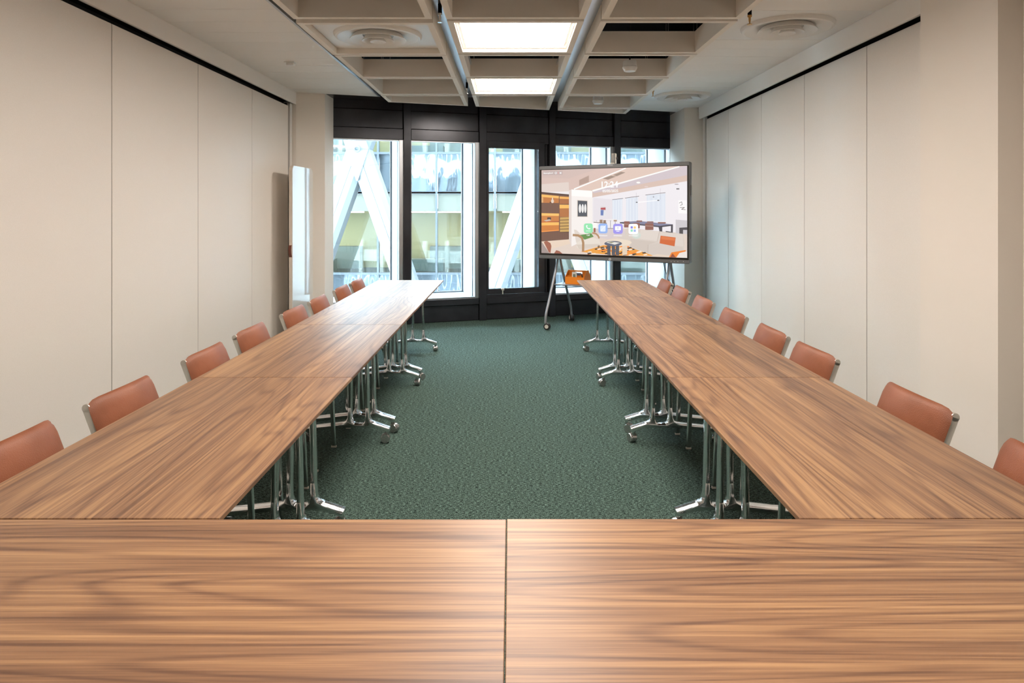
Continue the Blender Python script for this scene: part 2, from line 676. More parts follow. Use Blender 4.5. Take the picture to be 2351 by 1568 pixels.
# light panels in the middle column; those out of view are added for brightness
LP_LABEL = {0: 'larger glowing square light panel in the middle ceiling coffers',
            2: 'glowing square light panel in the middle coffers, closer to the windows',
            -2: 'added unseen light panel over the front tables', -4: 'added unseen light panel near the back wall'}
for k in (-4, -2, 0, 2):
    yc = CY0 + CP * k + CL / 2
    t = thing('ceiling_light', LP_LABEL[k], 'ceiling light', (CX[1], yc, CO_Z + .03), group='square light panels in the middle coffers')
    h = .4305
    hy = CL / 2 - .047
    bm = new()
    box(bm, -h + .03, h - .03, -hy + .03, hy - .03, .012, .02)
    obj('diffuser_sheet', bm, LAMP, t, smooth=0)
    bm = new()
    box(bm, -h, -h + .03, -hy, hy, .0, .06)
    box(bm, h - .03, h, -hy, hy, .0, .06)
    box(bm, -h + .03, h - .03, -hy, -hy + .03, .0, .06)
    box(bm, -h + .03, h - .03, hy - .03, hy, .0, .06)
    obj('frame', bm, WHITEM, t, smooth=0)
    obj('housing', bx(-h, h, -hy, hy, .06, .07), WHITEM, t, smooth=0)

# round air diffusers
def air_diffuser(label, loc, px, py):
    t = thing('air_diffuser', label, 'air vent', loc)
    obj('plate', bx(-px, px, -py, py, .0, .012, bev=.002), WHITEM, t, smooth=0)
    obj('rim_ring', _lathe([(.336, 0), (.334, -.012), (.322, -.026), (.306, -.030), (.298, -.026), (.20, -.003)], 56), WHITEM, t)
    for r0, r1, z0, z1 in ((.213, .118, -.044, -.006), (.122, .066, -.052, -.014), (.060, .001, -.056, -.040)):
        # nested bowls, each with a thin rolled lip
        obj('cone_ring', _lathe([(r0 - .03, -.002), (r0 + .001, z0 + .004), (r0, z0), (r0 - .004, z0 + .001), (r0 * .6 + r1 * .4, z0 * .45 + z1 * .55), (r1, z1)], 48), WHITEM, t)
    return t


def _lathe(prof, n):
    bm = new()
    lathe(bm, prof, n, cap=False)
    return bm


air_diffuser('round white air diffuser on a plate inside a beige coffer', (CX[0], CY0 + CL / 2, CO_Z + .03), CW / 2 - .05, CL / 2 - .05)
for (a, b), lab in zip(RIGHT_HOLES, ('round white air diffuser in the flat ceiling strip next to the pillar',
                                     'round white air diffuser in the flat ceiling strip close to the window wall')):
    air_diffuser(lab, ((1.625 + BRX) / 2, (a + b) / 2, FC_Z), (BRX - 1.625) / 2 - .003, (b - a) / 2 - .003)

# smoke detectors on drop stems
def smoke_detector(label, x, y, zb):
    t = thing('smoke_detector', label, 'smoke detector', (x, y, zb))
    obj('base', _lathe([(.001, .10), (.058, .098), (.062, .09), (.064, .05), (.058, .046)], 28), WHITEM, t)
    obj('sensor_head', _lathe([(.058, .046), (.068, .042), (.069, .034), (.058, .012), (.052, .002), (.001, .0)], 28), WHITEM, t)
    bm = new(); lathe(bm, [(.008, .098), (.008, 3.37 - zb)], 8)
    obj('drop_stem', bm, DARKGAP, t)


smoke_detector('white smoke detector on stem in the coffer away from the windows', 1.107, 6.33, 2.775)
smoke_detector('white smoke detector on stem in the coffer next to the windows', 1.08, 8.42, 2.795)

# sprinkler heads
def sprinkler(label, x, y, zb, head):
    t = thing('sprinkler_head', label, 'sprinkler', (x, y, zb))
    bm = new(); lathe(bm, [(.014, .062), (.014, 3.37 - zb)], 10)
    obj('pipe_sleeve', bm, BLACK, t)
    obj('sprinkler_body', _lathe([(.001, .066), (.015, .064), (.014, .052), (.008, .05), (.007, .03), (.004, .012), (.004, .004)], 14), head, t)
    obj('deflector', _lathe([(.001, .005), (.017, .004), (.017, .0), (.001, .0)], 14), head, t)


sprinkler('chrome sprinkler head between coffers beside the larger light panel', -.49, 4.74, 2.795, CHROME)
sprinkler('chrome sprinkler head between coffers beside the light panel closer to the windows', -.49, 7.68, 2.795, CHROME)
sprinkler('brass sprinkler head beside the ceiling diffuser next to the pillar', 1.612, 4.60, 2.742, BRASS)
sprinkler('brass sprinkler head beside the ceiling diffuser close to the windows', 1.612, 7.72, 2.775, BRASS)

# small ceiling sensor on the flat strip above the folding wall by the whiteboard
t = thing('ceiling_sensor', 'small pale box sensor on the ceiling near the whiteboard', 'sensor', (-2.07, 6.41, FC_Z))
obj('sensor_body', bx(-.05, .05, -.035, .035, -.008, .0, bev=.003), WHITEM, t)
obj('sensor_cover', bx(-.03, .04, -.028, .028, -.034, -.008, bev=.008, seg=2), WHITEM, t)

# ------------------------------------------------------------------ window wall
WALLM = Matrix.Translation((0, WA, 0)) @ Matrix.Rotation(TH, 4, 'Z')
CT = math.cos(TH)


def sx(px):
    """pixel column -> metres along the window wall"""
    u = (px - VX) / F
    return WA * u / (1 - WB * u) / CT


def wall_obj(name, bm, mats, parent=None, kind=None):
    o = obj(name, bm, mats, parent, smooth=0)
    if parent is None:
        o.matrix_world = WALLM
    if kind:
        o['kind'] = kind
    return o


S0, S1 = sx(766) - .45, sx(1542) + .45
E = [sx(766) - .02, sx(926), sx(943), sx(1099.5), sx(1116), sx(1260), sx(1274), sx(1409), sx(1423), sx(1542) + .02]
SILL, HEAD, TRB, TRT, TOPZ = .30, 2.40, 2.547, 2.785, 3.30
bm = new()
box(bm, S0, S1, .10, .16, 0, SILL - .01)
box(bm, S0, S1, .10, .16, HEAD + .03, TOPZ)
box(bm, S0, E[0] - .06, .10, .16, SILL - .01, HEAD + .03)
box(bm, E[9] + .06, S1, .10, .16, SILL - .01, HEAD + .03)
ww = wall_obj('wall_window', bm, BRONZE, kind='structure')
# bays: (left, right)
bays = [(E[0], E[1]), (E[2], E[3]), (E[4], E[5]), (E[6], E[7]), (E[8], E[9])]
for a, b in zip(E[1::2][:4], E[2::2][:4]):
    obj('mullion', bx(a, b, -.035, .14, 0, TOPZ - .35, bev=.003), BRONZE, ww, smooth=0)
for a, b in bays:
    a2, b2 = a + .004, b - .004
    obj('spandrel_panel', bx(a2, b2, .0, .10, .006, SILL - .085, bev=.003), BRONZE, ww, smooth=0)
    obj('sill_rail', bx(a2, b2, -.03, .10, SILL - .08, SILL, bev=.004), BRONZE, ww, smooth=0)
    obj('head_panel', bx(a2, b2, -.01, .10, HEAD, TRB - .005, bev=.004), BRONZE, ww, smooth=0)
    obj('transom_panel', bx(a2, b2, .01, .10, TRB, TRT - .004, bev=.004), BRONZE, ww, smooth=0)
    obj('upper_panel', bx(a2, b2, .02, .10, TRT, FC_Z + .1, bev=.004), BRONZE, ww, smooth=0)

REV = .68     # depth of the white outer reveal
for i, (a, b) in enumerate(bays):
    w = bpy.data.objects.new('window_%d' % (i + 1), None)
    COL.objects.link(w)
    w.matrix_world = WALLM
    tag(w, kind='structure')
    if i == 2:   # opening sash
        ga, gb = sx(1121.5), sx(1236)
        z0, z1, g0, g1 = .345, 2.425, .418, 2.328
        sa, sb = a + .006, sx(1250)
        for nm, q in (('sash_stile', (sa, ga, z0, z1)), ('sash_stile', (gb, sb, z0, z1)), ('sash_rail', (ga, gb, z0, g0)), ('sash_rail', (ga, gb, g1, z1))):
            obj(nm, bx(q[0], q[1], -.02, .05, q[2], q[3], bev=.003), BRONZE, w, smooth=0)
        obj('hinge_post', bx(sb + .012, b - .03, -.01, .08, SILL, HEAD, bev=.004), BRONZE, w, smooth=0)
        obj('hinge_gap', bx(sb, b, .05, .1, SILL, HEAD), DARKGAP, w, smooth=0)
        obj('sash_pane', bx(ga, gb, .012, .024, g0, g1), GLASS, w, smooth=0)
        obj('frame_rail', bx(a, b, -.01, .09, SILL, z0 - .004), BRONZE, w, smooth=0)
        # door stop / latch on the lower rail
        la = sx(1152)
        obj('latch', bx(la - .018, la + .018, -.06, -.02, .395, .425, bev=.004), SATIN, w, smooth=0)
        obj('latch_pin', bx(la - .006, la + .006, -.045, -.02, .345, .395), SATIN, w, smooth=0)
        pa, pb = ga - .012, gb + .004
    else:
        for q in ((a, a + .012, SILL, HEAD), (b - .055, b, SILL, HEAD)):
            obj('window_stile', bx(q[0], q[1], .0, .10, q[2], q[3], bev=.003), ALU, w, smooth=0)
        obj('window_bead', bx(a + .012, b - .055, .02, .10, SILL, SILL + .018), ALU, w, smooth=0)
        obj('window_bead', bx(a + .012, b - .055, .02, .10, HEAD - .014, HEAD), ALU, w, smooth=0)
        obj('pane', bx(a + .012, b - .055, .05, .062, SILL + .018, HEAD - .014), GLASS, w, smooth=0)
        pa, pb = a + .012, b - .05
    z0r, z1r = SILL + .01, HEAD - .01
    # white outer reveals and the outer leaf's thin frame
    obj('reveal_jamb', bx(pb, pb + .05, .165, REV, z0r - .05, z1r + .24), EXT_WHITE, w, smooth=0)
    obj('reveal_jamb', bx(pa - .05, pa, .165, REV, z0r - .05, z1r + .24), EXT_WHITE, w, smooth=0)
    obj('reveal_sill', bx(pa, pb, .165, REV, z0r - .06, z0r), EXT_WHITE, w, smooth=0)
    obj('reveal_head', bx(pa, pb, .165, REV, z1r + .24, z1r + .29), EXT_WHITE, w, smooth=0)
    for q in ((pb - .022, pb, z0r, z1r + .22), (pa, pa + .015, z0r, z1r + .22), (pa + .015, pb - .022, z0r, z0r + .02), (pa + .015, pb - .022, z1r + .22, z1r + .24)):
        obj('outer_frame', bx(q[0], q[1], REV - .03, REV, q[2], q[3]), EXT_GREY, w, smooth=0)

# ------------------------------------------------------------------ building across the street
FY = 19.0            # glazed facade
GY = 17.7            # steel lattice in front of it
ext = thing('office_building', 'pale glazed office building with white diagonal steel lattice outside the windows', 'building', (0, GY, -12))
E_BLUE = mat('facade_coated_glass', srgb(126, 133, 140), rough=.04, metal=.6, spec=.8)
E_CREAM = mat('facade_cream_spandrel', srgb(122, 120, 110), rough=.35, spec=.4)
E_PALE = make_glass('facade_clear_glass', (.93, .97, .96), ior=1.6)
for m_, ws, st in ((E_BLUE, 1.6, .7), (E_CREAM, 1.5, .3)):
    n, l, p = nodes(m_)
    tc = n.new('ShaderNodeTexCoord')
    t_ = n.new('ShaderNodeTexNoise'); t_.inputs['Scale'].default_value = ws; t_.inputs['Detail'].default_value = 1
    mp_ = n.new('ShaderNodeMapping'); mp_.inputs['Scale'].default_value = (1.5, 1, .55)
    l.new(tc.outputs['Object'], mp_.inputs['Vector']); l.new(mp_.outputs[0], t_.inputs['Vector'])
    b_ = n.new('ShaderNodeBump'); b_.inputs['Strength'].default_value = st; b_.inputs['Distance'].default_value = .06
    l.new(t_.outputs['Fac'], b_.inputs['Height']); l.new(b_.outputs[0], p.inputs['Normal'])
E_ROOM = mat('office_wall_yellow', srgb(212, 200, 160), rough=.8)
E_FLOOR = mat('office_floor', srgb(96, 100, 98), rough=.8)
E_DESK = mat('office_grey', srgb(150, 156, 152), rough=.7)
E_FILL = mat('office_fill_lamp', (.9, .9, .9), emit=(1, .95, .82), estr=5)  # emissive strips added to brighten the office behind the glass
PITCH = 1.625
storey = 3.352
zb = [-1.39, -.295, 1.415, 1.95]           # blue base, clear, spandrel
cols = [(-2.055 + PITCH * i) for i in range(-7, 9)]
x_first, x_last = cols[0], cols[-1] + PITCH


def eo(name, bm, m):
    return obj(name, bm, m, ext, loc=(0, FY - GY, 12), smooth=0)


shared = {}
for st in range(-2, 2):
    dz = storey * st
    for nm, z0, z1, m_, yy in (('facade_pane', -1.39, -.295, E_BLUE, .0), ('vision_pane', -.295, 1.415, E_PALE, .0), ('spandrel_pane', 1.415, 1.962, E_CREAM, .0)):
        for xx in cols:
            key = nm
            if key not in shared:
                shared[key] = mesh_of(nm, bx(.035, PITCH - .035, 0, .03, z0 + .03, z1 - .03), m_, 0)
            o = obj(nm, shared[key], None, ext, loc=(xx, FY - GY, 12 + dz))
    for z in (-1.39, -.295, 1.95):
        eo('transom', bx(x_first, x_last, -.05, .05, z + dz - .03, z + dz + .03), EXT_GREY)
    # office interior behind the clear band, with lamps added to brighten it
    eo('office_back_wall', bx(x_first, x_last, 2.4, 2.5, -.35 + dz, 1.5 + dz), E_ROOM)
    eo('office_floor_slab', bx(x_first, x_last, .06, 2.4, -.42 + dz, -.33 + dz), E_FLOOR)
    eo('office_ceiling_slab', bx(x_first, x_last, .06, 2.4, 1.44 + dz, 1.52 + dz), E_CREAM)
    for j, xx in enumerate(cols[::2]):
        eo('office_desk', bx(xx + .2, xx + 1.7, 1.1, 1.6, -.33 + dz, .02 + dz), E_DESK)
        eo('office_fill_lamp', bx(xx + .2, xx + 2.6, .9, 1.2, 1.40 + dz, 1.43 + dz), E_FILL)
        eo('office_cabinet', bx(xx + 1.2, xx + 2.3, 2.0, 2.4, -.33 + dz, .35 + dz), E_DESK)
for xx in cols + [x_last]:
    eo('facade_mullion', bx(xx - .028, xx + .028, -.06, .06, -1.39 - 2 * storey, 1.95 + 1 * storey), EXT_GREY)

# white steel lattice: ridged braces between nodes
NX0, NZ0, NSP, NSL = (826 - VX) / F * GY, CAM_H + (VY - 344) / F * GY, 422 / F * GY, .355
NH = NSP / 2 / NSL
LEGW = .58


def brace(x0, z0, x1, z1):
    bm = new()
    d = Vector((x1 - x0, 0, z1 - z0)); L = d.length; d.normalize()
    s = Vector((d.z, 0, -d.x)) * LEGW / 2 * abs(d.z)
    fr = Vector((0, -1, 0))
    prof = [-s + fr * -.25, -s + fr * .22, -s * .55 + fr * .30, -s * .02 + fr * .30, fr * .285, s * .02 + fr * .30, s * .55 + fr * .30, s + fr * .22, s + fr * -.25]
    A = Vector((x0, 0, z0)); B = Vector((x1, 0, z1))
    ra = [bm.verts.new(A + p) for p in prof]; rb = [bm.verts.new(B + p) for p in prof]
    fs = []
    for i in range(len(prof)):
        j = (i + 1) % len(prof)
        fs.append(bm.faces.new((ra[i], ra[j], rb[j], rb[i])))
    fs.append(bm.faces.new(ra[::-1])); fs.append(bm.faces.new(rb))
    bmesh.ops.recalc_face_normals(bm, faces=fs)
    obj('lattice_brace', bm, EXT_LATTICE, ext, loc=(0, 0, 12), smooth=0)


for i in range(-2, 4):
    xn = NX0 + NSP * i
    for sg in (-1, 1):
        brace(xn, NZ0, xn + sg * NSP / 2, NZ0 - NH)
        brace(xn, NZ0, xn + sg * NSP / 2, NZ0 + NH)
    # node cover: hexagon plate with ring bolt
    bm = new()
    hw = LEGW / 2
    prism(bm, [(xn - hw * 1.02, NZ0), (xn - .02, NZ0 - hw / NSL), (xn + .02, NZ0 - hw / NSL), (xn + hw * 1.02, NZ0), (xn + .02, NZ0 + hw / NSL), (xn - .02, NZ0 + hw / NSL)], -.325, -.24, 'Y')
    obj('node_plate', bm, EXT_LATTICE, ext, loc=(0, 0, 12), smooth=0)
    obj('node_seam', bx(xn - hw, xn + hw, -.335, -.32, NZ0 - .015, NZ0 + .015), EXT_GREY, ext, loc=(0, 0, 12), smooth=0)
    bm = new()
    lathe(bm, [(.05, 0), (.05, .03), (.09, .03), (.09, 0)], 20, Matrix.Translation((xn, -.325, NZ0)) @ Matrix.Rotation(math.pi / 2, 4, 'X'), cap=False)
    obj('node_ring', bm, EXT_GREY, ext, loc=(0, 0, 12))
# own building's outer face, unseen; raised and widened to shade the facade opposite
bm = new()
OX0, OX1 = sx(766) - .15, sx(1542) + .12
box(bm, -40, 40, REV + .005, REV + .25, 2.68, 26)
box(bm, -40, 40, REV + .005, REV + .25, -12, .20)
box(bm, -40, OX0, REV + .005, REV + .25, .20, 2.68)
box(bm, OX1, 40, REV + .005, REV + .25, .20, 2.68)
wx = wall_obj('wall_exterior_sky_block', bm, mat('exterior_dark_glass', srgb(98, 104, 110), rough=.3), kind='structure')
RIBM = mat('reflected_pale_rib', srgb(190, 190, 186), rough=.6)  # unseen ribs and bands added for the facade glass to reflect
for i in range(-14, 15):
    xx = sx(1108) + i * 1.02
    for z0_, z1_ in ((2.75, 16), (-8, .15)):
        obj('reflected_rib', bx(xx - .09, xx + .09, REV + .25, REV + .40, z0_, z1_), RIBM, wx, smooth=0)
for z in (-6.4, -3.2, -.5, 3.2, 6.4, 9.6, 12.8):
    obj('reflected_band', bx(-15, 15, REV + .25, REV + .36, z - .25, z + .25), RIBM, wx, smooth=0)
tag(obj('street_ground', bx(-40, 40, 11.5, 40, -12.3, -12.05), mat('street_paving', srgb(150, 150, 148), rough=.9), smooth=0), kind='structure')

# ------------------------------------------------------------------ whiteboard
A_, B_ = Vector((-2.368, 7.40, 0)), Vector((-2.335, 8.055, 0))
d = (B_ - A_).normalized()
wb = thing('portable_whiteboard', 'tall glossy portable whiteboard with brown leather strap leaning by the column', 'whiteboard', (A_.x, A_.y, 0), math.atan2(d.y, d.x))
WBW, WBH = (B_ - A_).length, 1.925


def rounded(w0, w1, z0, z1, r, n=6):
    pts = []
    for cx_, cz_, a0 in ((w1 - r, z0 + r, -90), (w1 - r, z1 - r, 0), (w0 + r, z1 - r, 90), (w0 + r, z0 + r, 180)):
        for i in range(n + 1):
            a = R(a0 + 90 * i / n)
            pts.append((cx_ + r * math.cos(a), cz_ + r * math.sin(a)))
    return pts


bm = new(); prism(bm, rounded(0, WBW, .05, .05 + WBH, .06), .0, .034, 'Y')
obj('frame_edge', bm, BOARD_EDGE, wb, smooth=40)
bm = new(); prism(bm, rounded(.004, WBW - .004, .054, .046 + WBH, .058), -.004, .0, 'Y')
obj('writing_surface', bm, BOARD, wb, smooth=40)
obj('strap_holder', bx(-.006, .0, .003, .031, 1.085, 1.135, bev=.001), BOARD_EDGE, wb)
bm = new()
sweep(bm, arc_path([(.01, .017, 1.115), (-.012, .017, 1.10), (-.026, .017, 1.06), (-.02, .017, 1.02), (.01, .017, .965)], .03), flat(.03, .006, .001), ref=(0, 1, 0))
obj('leather_strap', bm, LEATHER_DK, wb)
for xx in (.06, WBW - .12):
    obj('foot', bx(xx, xx + .06, -.02, .054, .0, .052, bev=.004), BOARD_EDGE, wb)

# ------------------------------------------------------------------ folding tables
TL, TW, TZ = 1.4045, .70, .74


def caster(bm, r=.029, w=.02, stem_top=.08, mi_c=0, mi_d=1):
    """twin wheel caster, stem at the origin, wheel trailing toward -y"""
    Rx = Matrix.Rotation(math.pi / 2, 4, 'Y')
    for s in (-1, 1):
        T = Matrix.Translation((s * w * .62 - (w / 2), -.012, r))
        lathe(bm, [(.004, 0), (r * .93, 0), (r, w * .15), (r, w * .85), (r * .93, w), (.004, w)], 18, T @ Rx, mi=mi_c)
    lathe(bm, [(.004, 0), (r * .5, 0), (r * .5, w * .5), (.004, w * .5)], 12, Matrix.Translation((-w * .25, -.012, r)) @ Rx, mi=mi_d)
    lathe(bm, [(r + .002, 0), (r + .002, w * 1.0)], 18, Matrix.Translation((-w * .5, -.012, r + .002)) @ Rx, mi=mi_c)
    lathe(bm, [(.007, r), (.011, r * 1.6), (.014, stem_top - .008), (.014, stem_top)], 12, Matrix.Translation((0, .002, 0)), mi=mi_c)


def make_table():
    t = thing('folding_table', 'x', 'table')
    # top: bevelled slab with a recessed underside bevel
    bm = new()
    hx, hy = TL / 2, TW / 2
    lay = [(hx - .0015, hy - .0015, TZ), (hx, hy, TZ - .0015), (hx, hy, TZ - .014), (hx - .016, hy - .016, TZ - .026)]
    rings = [[bm.verts.new((sx_ * a, sy_ * b, z)) for sx_, sy_ in ((-1, -1), (1, -1), (1, 1), (-1, 1))] for a, b, z in lay]
    bm.faces.new(rings[0]); bm.faces.new(rings[-1][::-1])
    for a, b in zip(rings, rings[1:]):
        for i in range(4):
            bm.faces.new((b[i], b[(i + 1) % 4], a[(i + 1) % 4], a[i]))
    bmesh.ops.recalc_face_normals(bm, faces=bm.faces[:])
    obj('tabletop', bm, WOOD, t, smooth=0)
    obj('cross_beam', bx(-.54, .54, .075, .11, TZ - .075, TZ - .04, bev=.004), DARKGAP, t, smooth=0)
    T0, T1 = -.29, .295
    foot_pts = [(T1, .084), (T1 - .004, .098), (.20, .128), (.172, .142), (.1625, .165), (.158, .23), (.139, .23), (.1385, .160), (.132, .135), (.115, .123),
                (.072, .123), (.055, .135), (.0475, .160), (.047, .23), (.028, .23), (.0235, .165), (.014, .142), (-.014, .128), (T0 + .004, .098), (T0, .084), (T0 + .008, .070),
                (-.02, .100), (.09, .104), (.20, .100), (T1 - .008, .070)]
    cm = None
    for e in (-1, 1):
        bm = new()
        prism(bm, foot_pts, -.028, .028, 'X', bev=.005)
        f = obj('leg_frame', bm, CHROME, t, loc=(e * .600, 0, 0), smooth=45)
        for a0, a1, b0, b1 in ((.139, .158, .131, .150), (.028, .047, .036, .055)):
            bm = new()
            prism(bm, [(a0, .228), (a1, .228), (b1, .70), (b0, .70)], -.028, .028, 'X', bev=.004)
            obj('upright', bm, CHROME, f, smooth=45)
        obj('top_bracket', bx(-.045, .045, -.22, .30, .695, TZ - .027, bev=.003), DARKGAP, f, smooth=0)
        for y, sgn in ((T1 - .02, 1), (T0 + .02, -1)):
            if cm is None:
                bm = new(); caster(bm); cm = mesh_of('caster', bm, [STEEL, RUBBER])
            c = obj('caster', cm, None, f, loc=(0, y, 0), rotz=random.choice((.3, 1.2, 2.2, -1.0, -2.0)))
    return t


TABLE = make_table()
used = [False]


def place_table(x, y, rot, label, group):
    if not used[0]:
        t = TABLE; used[0] = True
    else:
        t = copy_tree(TABLE)
        for f in [c for c in t.children if c.name.startswith('leg_frame')]:
            for c in f.children:
                if c.name.startswith('caster'):
                    c.rotation_euler.z = random.uniform(-3, 3)
    t.location = (x, y, 0)
    t.rotation_euler.z = rot
    tag(t, label, 'table', group)
    return t


TY0, TPITCH = 1.6785, 1.4076
LX, RX_ = -1.0665, 1.0625
ORD = ['first', 'second', 'third', 'last']
for i in range(4):
    yc = TY0 + TPITCH * i + TL / 2
    place_table(LX, yc, -math.pi / 2, 'walnut folding table, %s from the front pair in the row beside the whiteboard' % ORD[i], 'folding tables in the row beside the whiteboard')
    place_table(RX_, yc, math.pi / 2, 'walnut folding table, %s from the front pair in the row running to the display' % ORD[i], 'folding tables in the row running to the display')
FYC = 1.6735 - TW / 2
place_table(-.0096 - .001 - TL / 2, FYC - .001, 0, 'walnut front table across the aisle, joining the row beside the whiteboard', 'front pair of tables across the aisle')
place_table(-.0096 + .001 + TL / 2, FYC + .001, 0, 'walnut front table across the aisle, joining the row that runs to the display', 'front pair of tables across the aisle')

# ------------------------------------------------------------------ chairs
def pad_mesh(w, h, th, r, bulge, curve=0.0, nx=14, ny=10, bow=0.0):
    """cushion: front at +n (z here), local x width, y height; bevel-rounded outline"""
    bm = new()

    def outline(u, v):
        # square to rounded rectangle with rounder top corners
        x, y = u * w / 2, v * h / 2
        rr = r if v > 0 else r * .6
        ax, ay = abs(x) - (w / 2 - rr), abs(y) - (h / 2 - rr)
        if ax > 0 and ay > 0:
            m = max(ax, ay); L = math.hypot(ax, ay)
            k = m / L if L > 1e-6 else 1
            x = math.copysign(w / 2 - rr + ax * k, x); y = math.copysign(h / 2 - rr + ay * k, y)
        return x, y

    def ring_val(u, v):
        e = max(abs(u), abs(v))
        return e
    us = [-1, -.96, -.88] + [-.75 + 1.5 * i / (nx - 7) for i in range(nx - 6)] + [.88, .96, 1]
    vs_ = [-1, -.95, -.85] + [-.7 + 1.4 * i / (ny - 7) for i in range(ny - 6)] + [.85, .95, 1]
    grid = {}
    for sgn in (1, -1):
        for i, u in enumerate(us):
            for j, v in enumerate(vs_):
                edge = i in (0, len(us) - 1) or j in (0, len(vs_) - 1)
                if edge and sgn == -1:
                    grid[(sgn, i, j)] = grid[(1, i, j)]
                    continue
                x, y = outline(u, v)
                q = (1 - abs(u) ** 6) * (1 - abs(v) ** 6)
                z = sgn * th / 2 * (q ** .4) + (bulge * (1 - u * u) * (1 - v * v) if sgn > 0 else 0)
                z += curve * (u * u) + bow * (v * v)
                grid[(sgn, i, j)] = bm.verts.new((x, y, z))
    for sgn in (1, -1):
        for i in range(len(us) - 1):
            for j in range(len(vs_) - 1):
                q = [grid[(sgn, i, j)], grid[(sgn, i + 1, j)], grid[(sgn, i + 1, j + 1)], grid[(sgn, i, j + 1)]]
                bm.faces.new(q if sgn > 0 else q[::-1])
    bmesh.ops.recalc_face_normals(bm, faces=bm.faces[:])
    return bm


def make_chair():
    t = thing('side_chair', 'x', 'chair')
    # seat pad (faces up)
    bm = pad_mesh(.40, .42, .045, .06, .012)
    bmesh.ops.transform(bm, matrix=Matrix.Translation((0, .045, .452)), verts=bm.verts[:])
    obj('seat', bm, LEATHER, t, smooth=60)
    # back pad: plane leaning back, front normal toward +y
    bm = pad_mesh(.428, .335, .030, .042, .010, curve=-.036, bow=-.004)
    lean = R(19)
    # local x->x, local y->up, local z->+y
    M = Matrix.Translation((0, -.157, .648)) @ Matrix.Rotation(lean, 4, 'X') @ Matrix(((-1, 0, 0, 0), (0, 0, 1, 0), (0, 1, 0, 0), (0, 0, 0, 1)))
    bmesh.ops.transform(bm, matrix=M, verts=bm.verts[:])
    bmesh.ops.recalc_face_normals(bm, faces=bm.faces[:])
    obj('backrest', bm, LEATHER, t, smooth=60)
    for s in (-1, 1):
        x = s * .201
        # back upright: flat bar behind the pad edge running down to the seat rail
        bm = new()
        pts = arc_path([(x, -.252, .765), (x, -.205, .640), (x, -.135, .445), (x, .0, .425)], .06)
        sweep(bm, pts, flat(.012, .032, .003), ref=(1, 0, 0))
        # rounded hook at the top
        lathe(bm, [(.004, -.006), (.015, -.006), (.016, -.004), (.016, .004), (.015, .006), (.004, .006)], 14, Matrix.Translation((x, -.2525, .766)) @ Matrix.Rotation(math.pi / 2, 4, 'Y'))
        obj('back_frame', bm, SATIN, t, smooth=45)
        # bright inner edge between frame and pad
        bm = new()
        sweep(bm, [(x - s * .002, -.230, .735), (x - s * .002, -.149, .51)], flat(.006, .012, .001), ref=(1, 0, 0))
        obj('pad_mount', bm, CHROME, t, smooth=45)
        bm = new(); box(bm, x - .006, x + .006, -.12, .215, .408, .430, bev=.003)
        obj('seat_rail', bm, CHROME, t, smooth=45)
        for (y0, y1) in ((.190, .208), (-.10, -.235)):
            bm = new()
            sweep(bm, [(x, y0, .428), (x, y1, .012)], flat(.012, .028, .003), ref=(1, 0, 0))
            l_ = obj('leg', bm, CHROME, t, smooth=45)
            obj('glide', bx(x - .0075, x + .0075, y1 - .017, y1 + .017, 0, .014, bev=.003), GLIDE, l_)
    obj('cross_rail', bx(-.2, .2, .16, .18, .41, .425), CHROME, t, smooth=0)
    obj('cross_rail', bx(-.2, .2, -.10, -.08, .41, .425), CHROME, t, smooth=0)
    return t


CHAIR = make_chair()
cused = [False]


def place_chair(x, y, rot, label, group):
    if not cused[0]:
        c = CHAIR; cused[0] = True
    else:
        c = copy_tree(CHAIR)
    c.location = (x, y, 0); c.rotation_euler.z = rot
    tag(c, label, 'chair', group)


NTH = ['first', 'second', 'third', 'fourth', 'fifth', 'sixth', 'seventh', 'last']
LCY = [2.10, 2.715, 3.455, 4.096, 4.870, 5.49, 6.245, 6.83]
RCY = [1.92, 2.608, 3.466, 4.06, 4.74, 5.445, 6.16, 6.81]
for i in range(8):
    place_chair(-1.312 + random.uniform(-.01, .01), LCY[i], -math.pi / 2 + R(random.uniform(-1.2, 1.2)),
                'tan leather chair, %s from the front tables in the row beside the whiteboard' % NTH[i], 'tan chairs in the row beside the whiteboard')
    place_chair(1.312 + random.uniform(-.01, .01), RCY[i], math.pi / 2 + R(random.uniform(-1.2, 1.2)),
                'tan leather chair, %s from the front tables in the row by the pillar' % NTH[i], 'tan chairs in the row by the pillar')

# ------------------------------------------------------------------ display on a wheeled stand
PL, PR = P(1237.5, 480, 8.75), P(1584, 480, 7.825)
DC = (PL + PR) / 2
DW = (PR - PL).length
DROT = math.atan2(PR.y - PL.y, PR.x - PL.x)
Z1, Z0 = 2.047, .869
tv = thing('display_on_stand', 'large flat interactive display on grey wheeled stand showing a lounge picture and clock', 'display', (DC.x, DC.y, 0), DROT)
hw = DW / 2
bm = new(); prism(bm, rounded(-hw, hw, Z0, Z1, .018, 4), .008, .085, 'Y')
obj('housing', bm, TVGREY, tv, smooth=40)
# homography from the zoomed photo crop of the panel (2231 px wide) to the panel plane
src = [(45, 133), (2135, 60), (2135, 1485), (45, 1405)]
dst = [(-hw, Z1), (hw, Z1), (hw, Z0), (-hw, Z0)]
Am, bv = [], []
for (x, y), (u, v) in zip(src, dst):
    Am.append([x, y, 1, 0, 0, 0, -u * x, -u * y]); bv.append(u)
    Am.append([0, 0, 0, x, y, 1, -v * x, -v * y]); bv.append(v)
Hm = np.linalg.solve(np.array(Am, float), np.array(bv, float))


def scr(x, y):
    w_ = Hm[6] * x + Hm[7] * y + 1
    return ((Hm[0] * x + Hm[1] * y + Hm[2]) / w_, (Hm[3] * x + Hm[4] * y + Hm[5]) / w_)


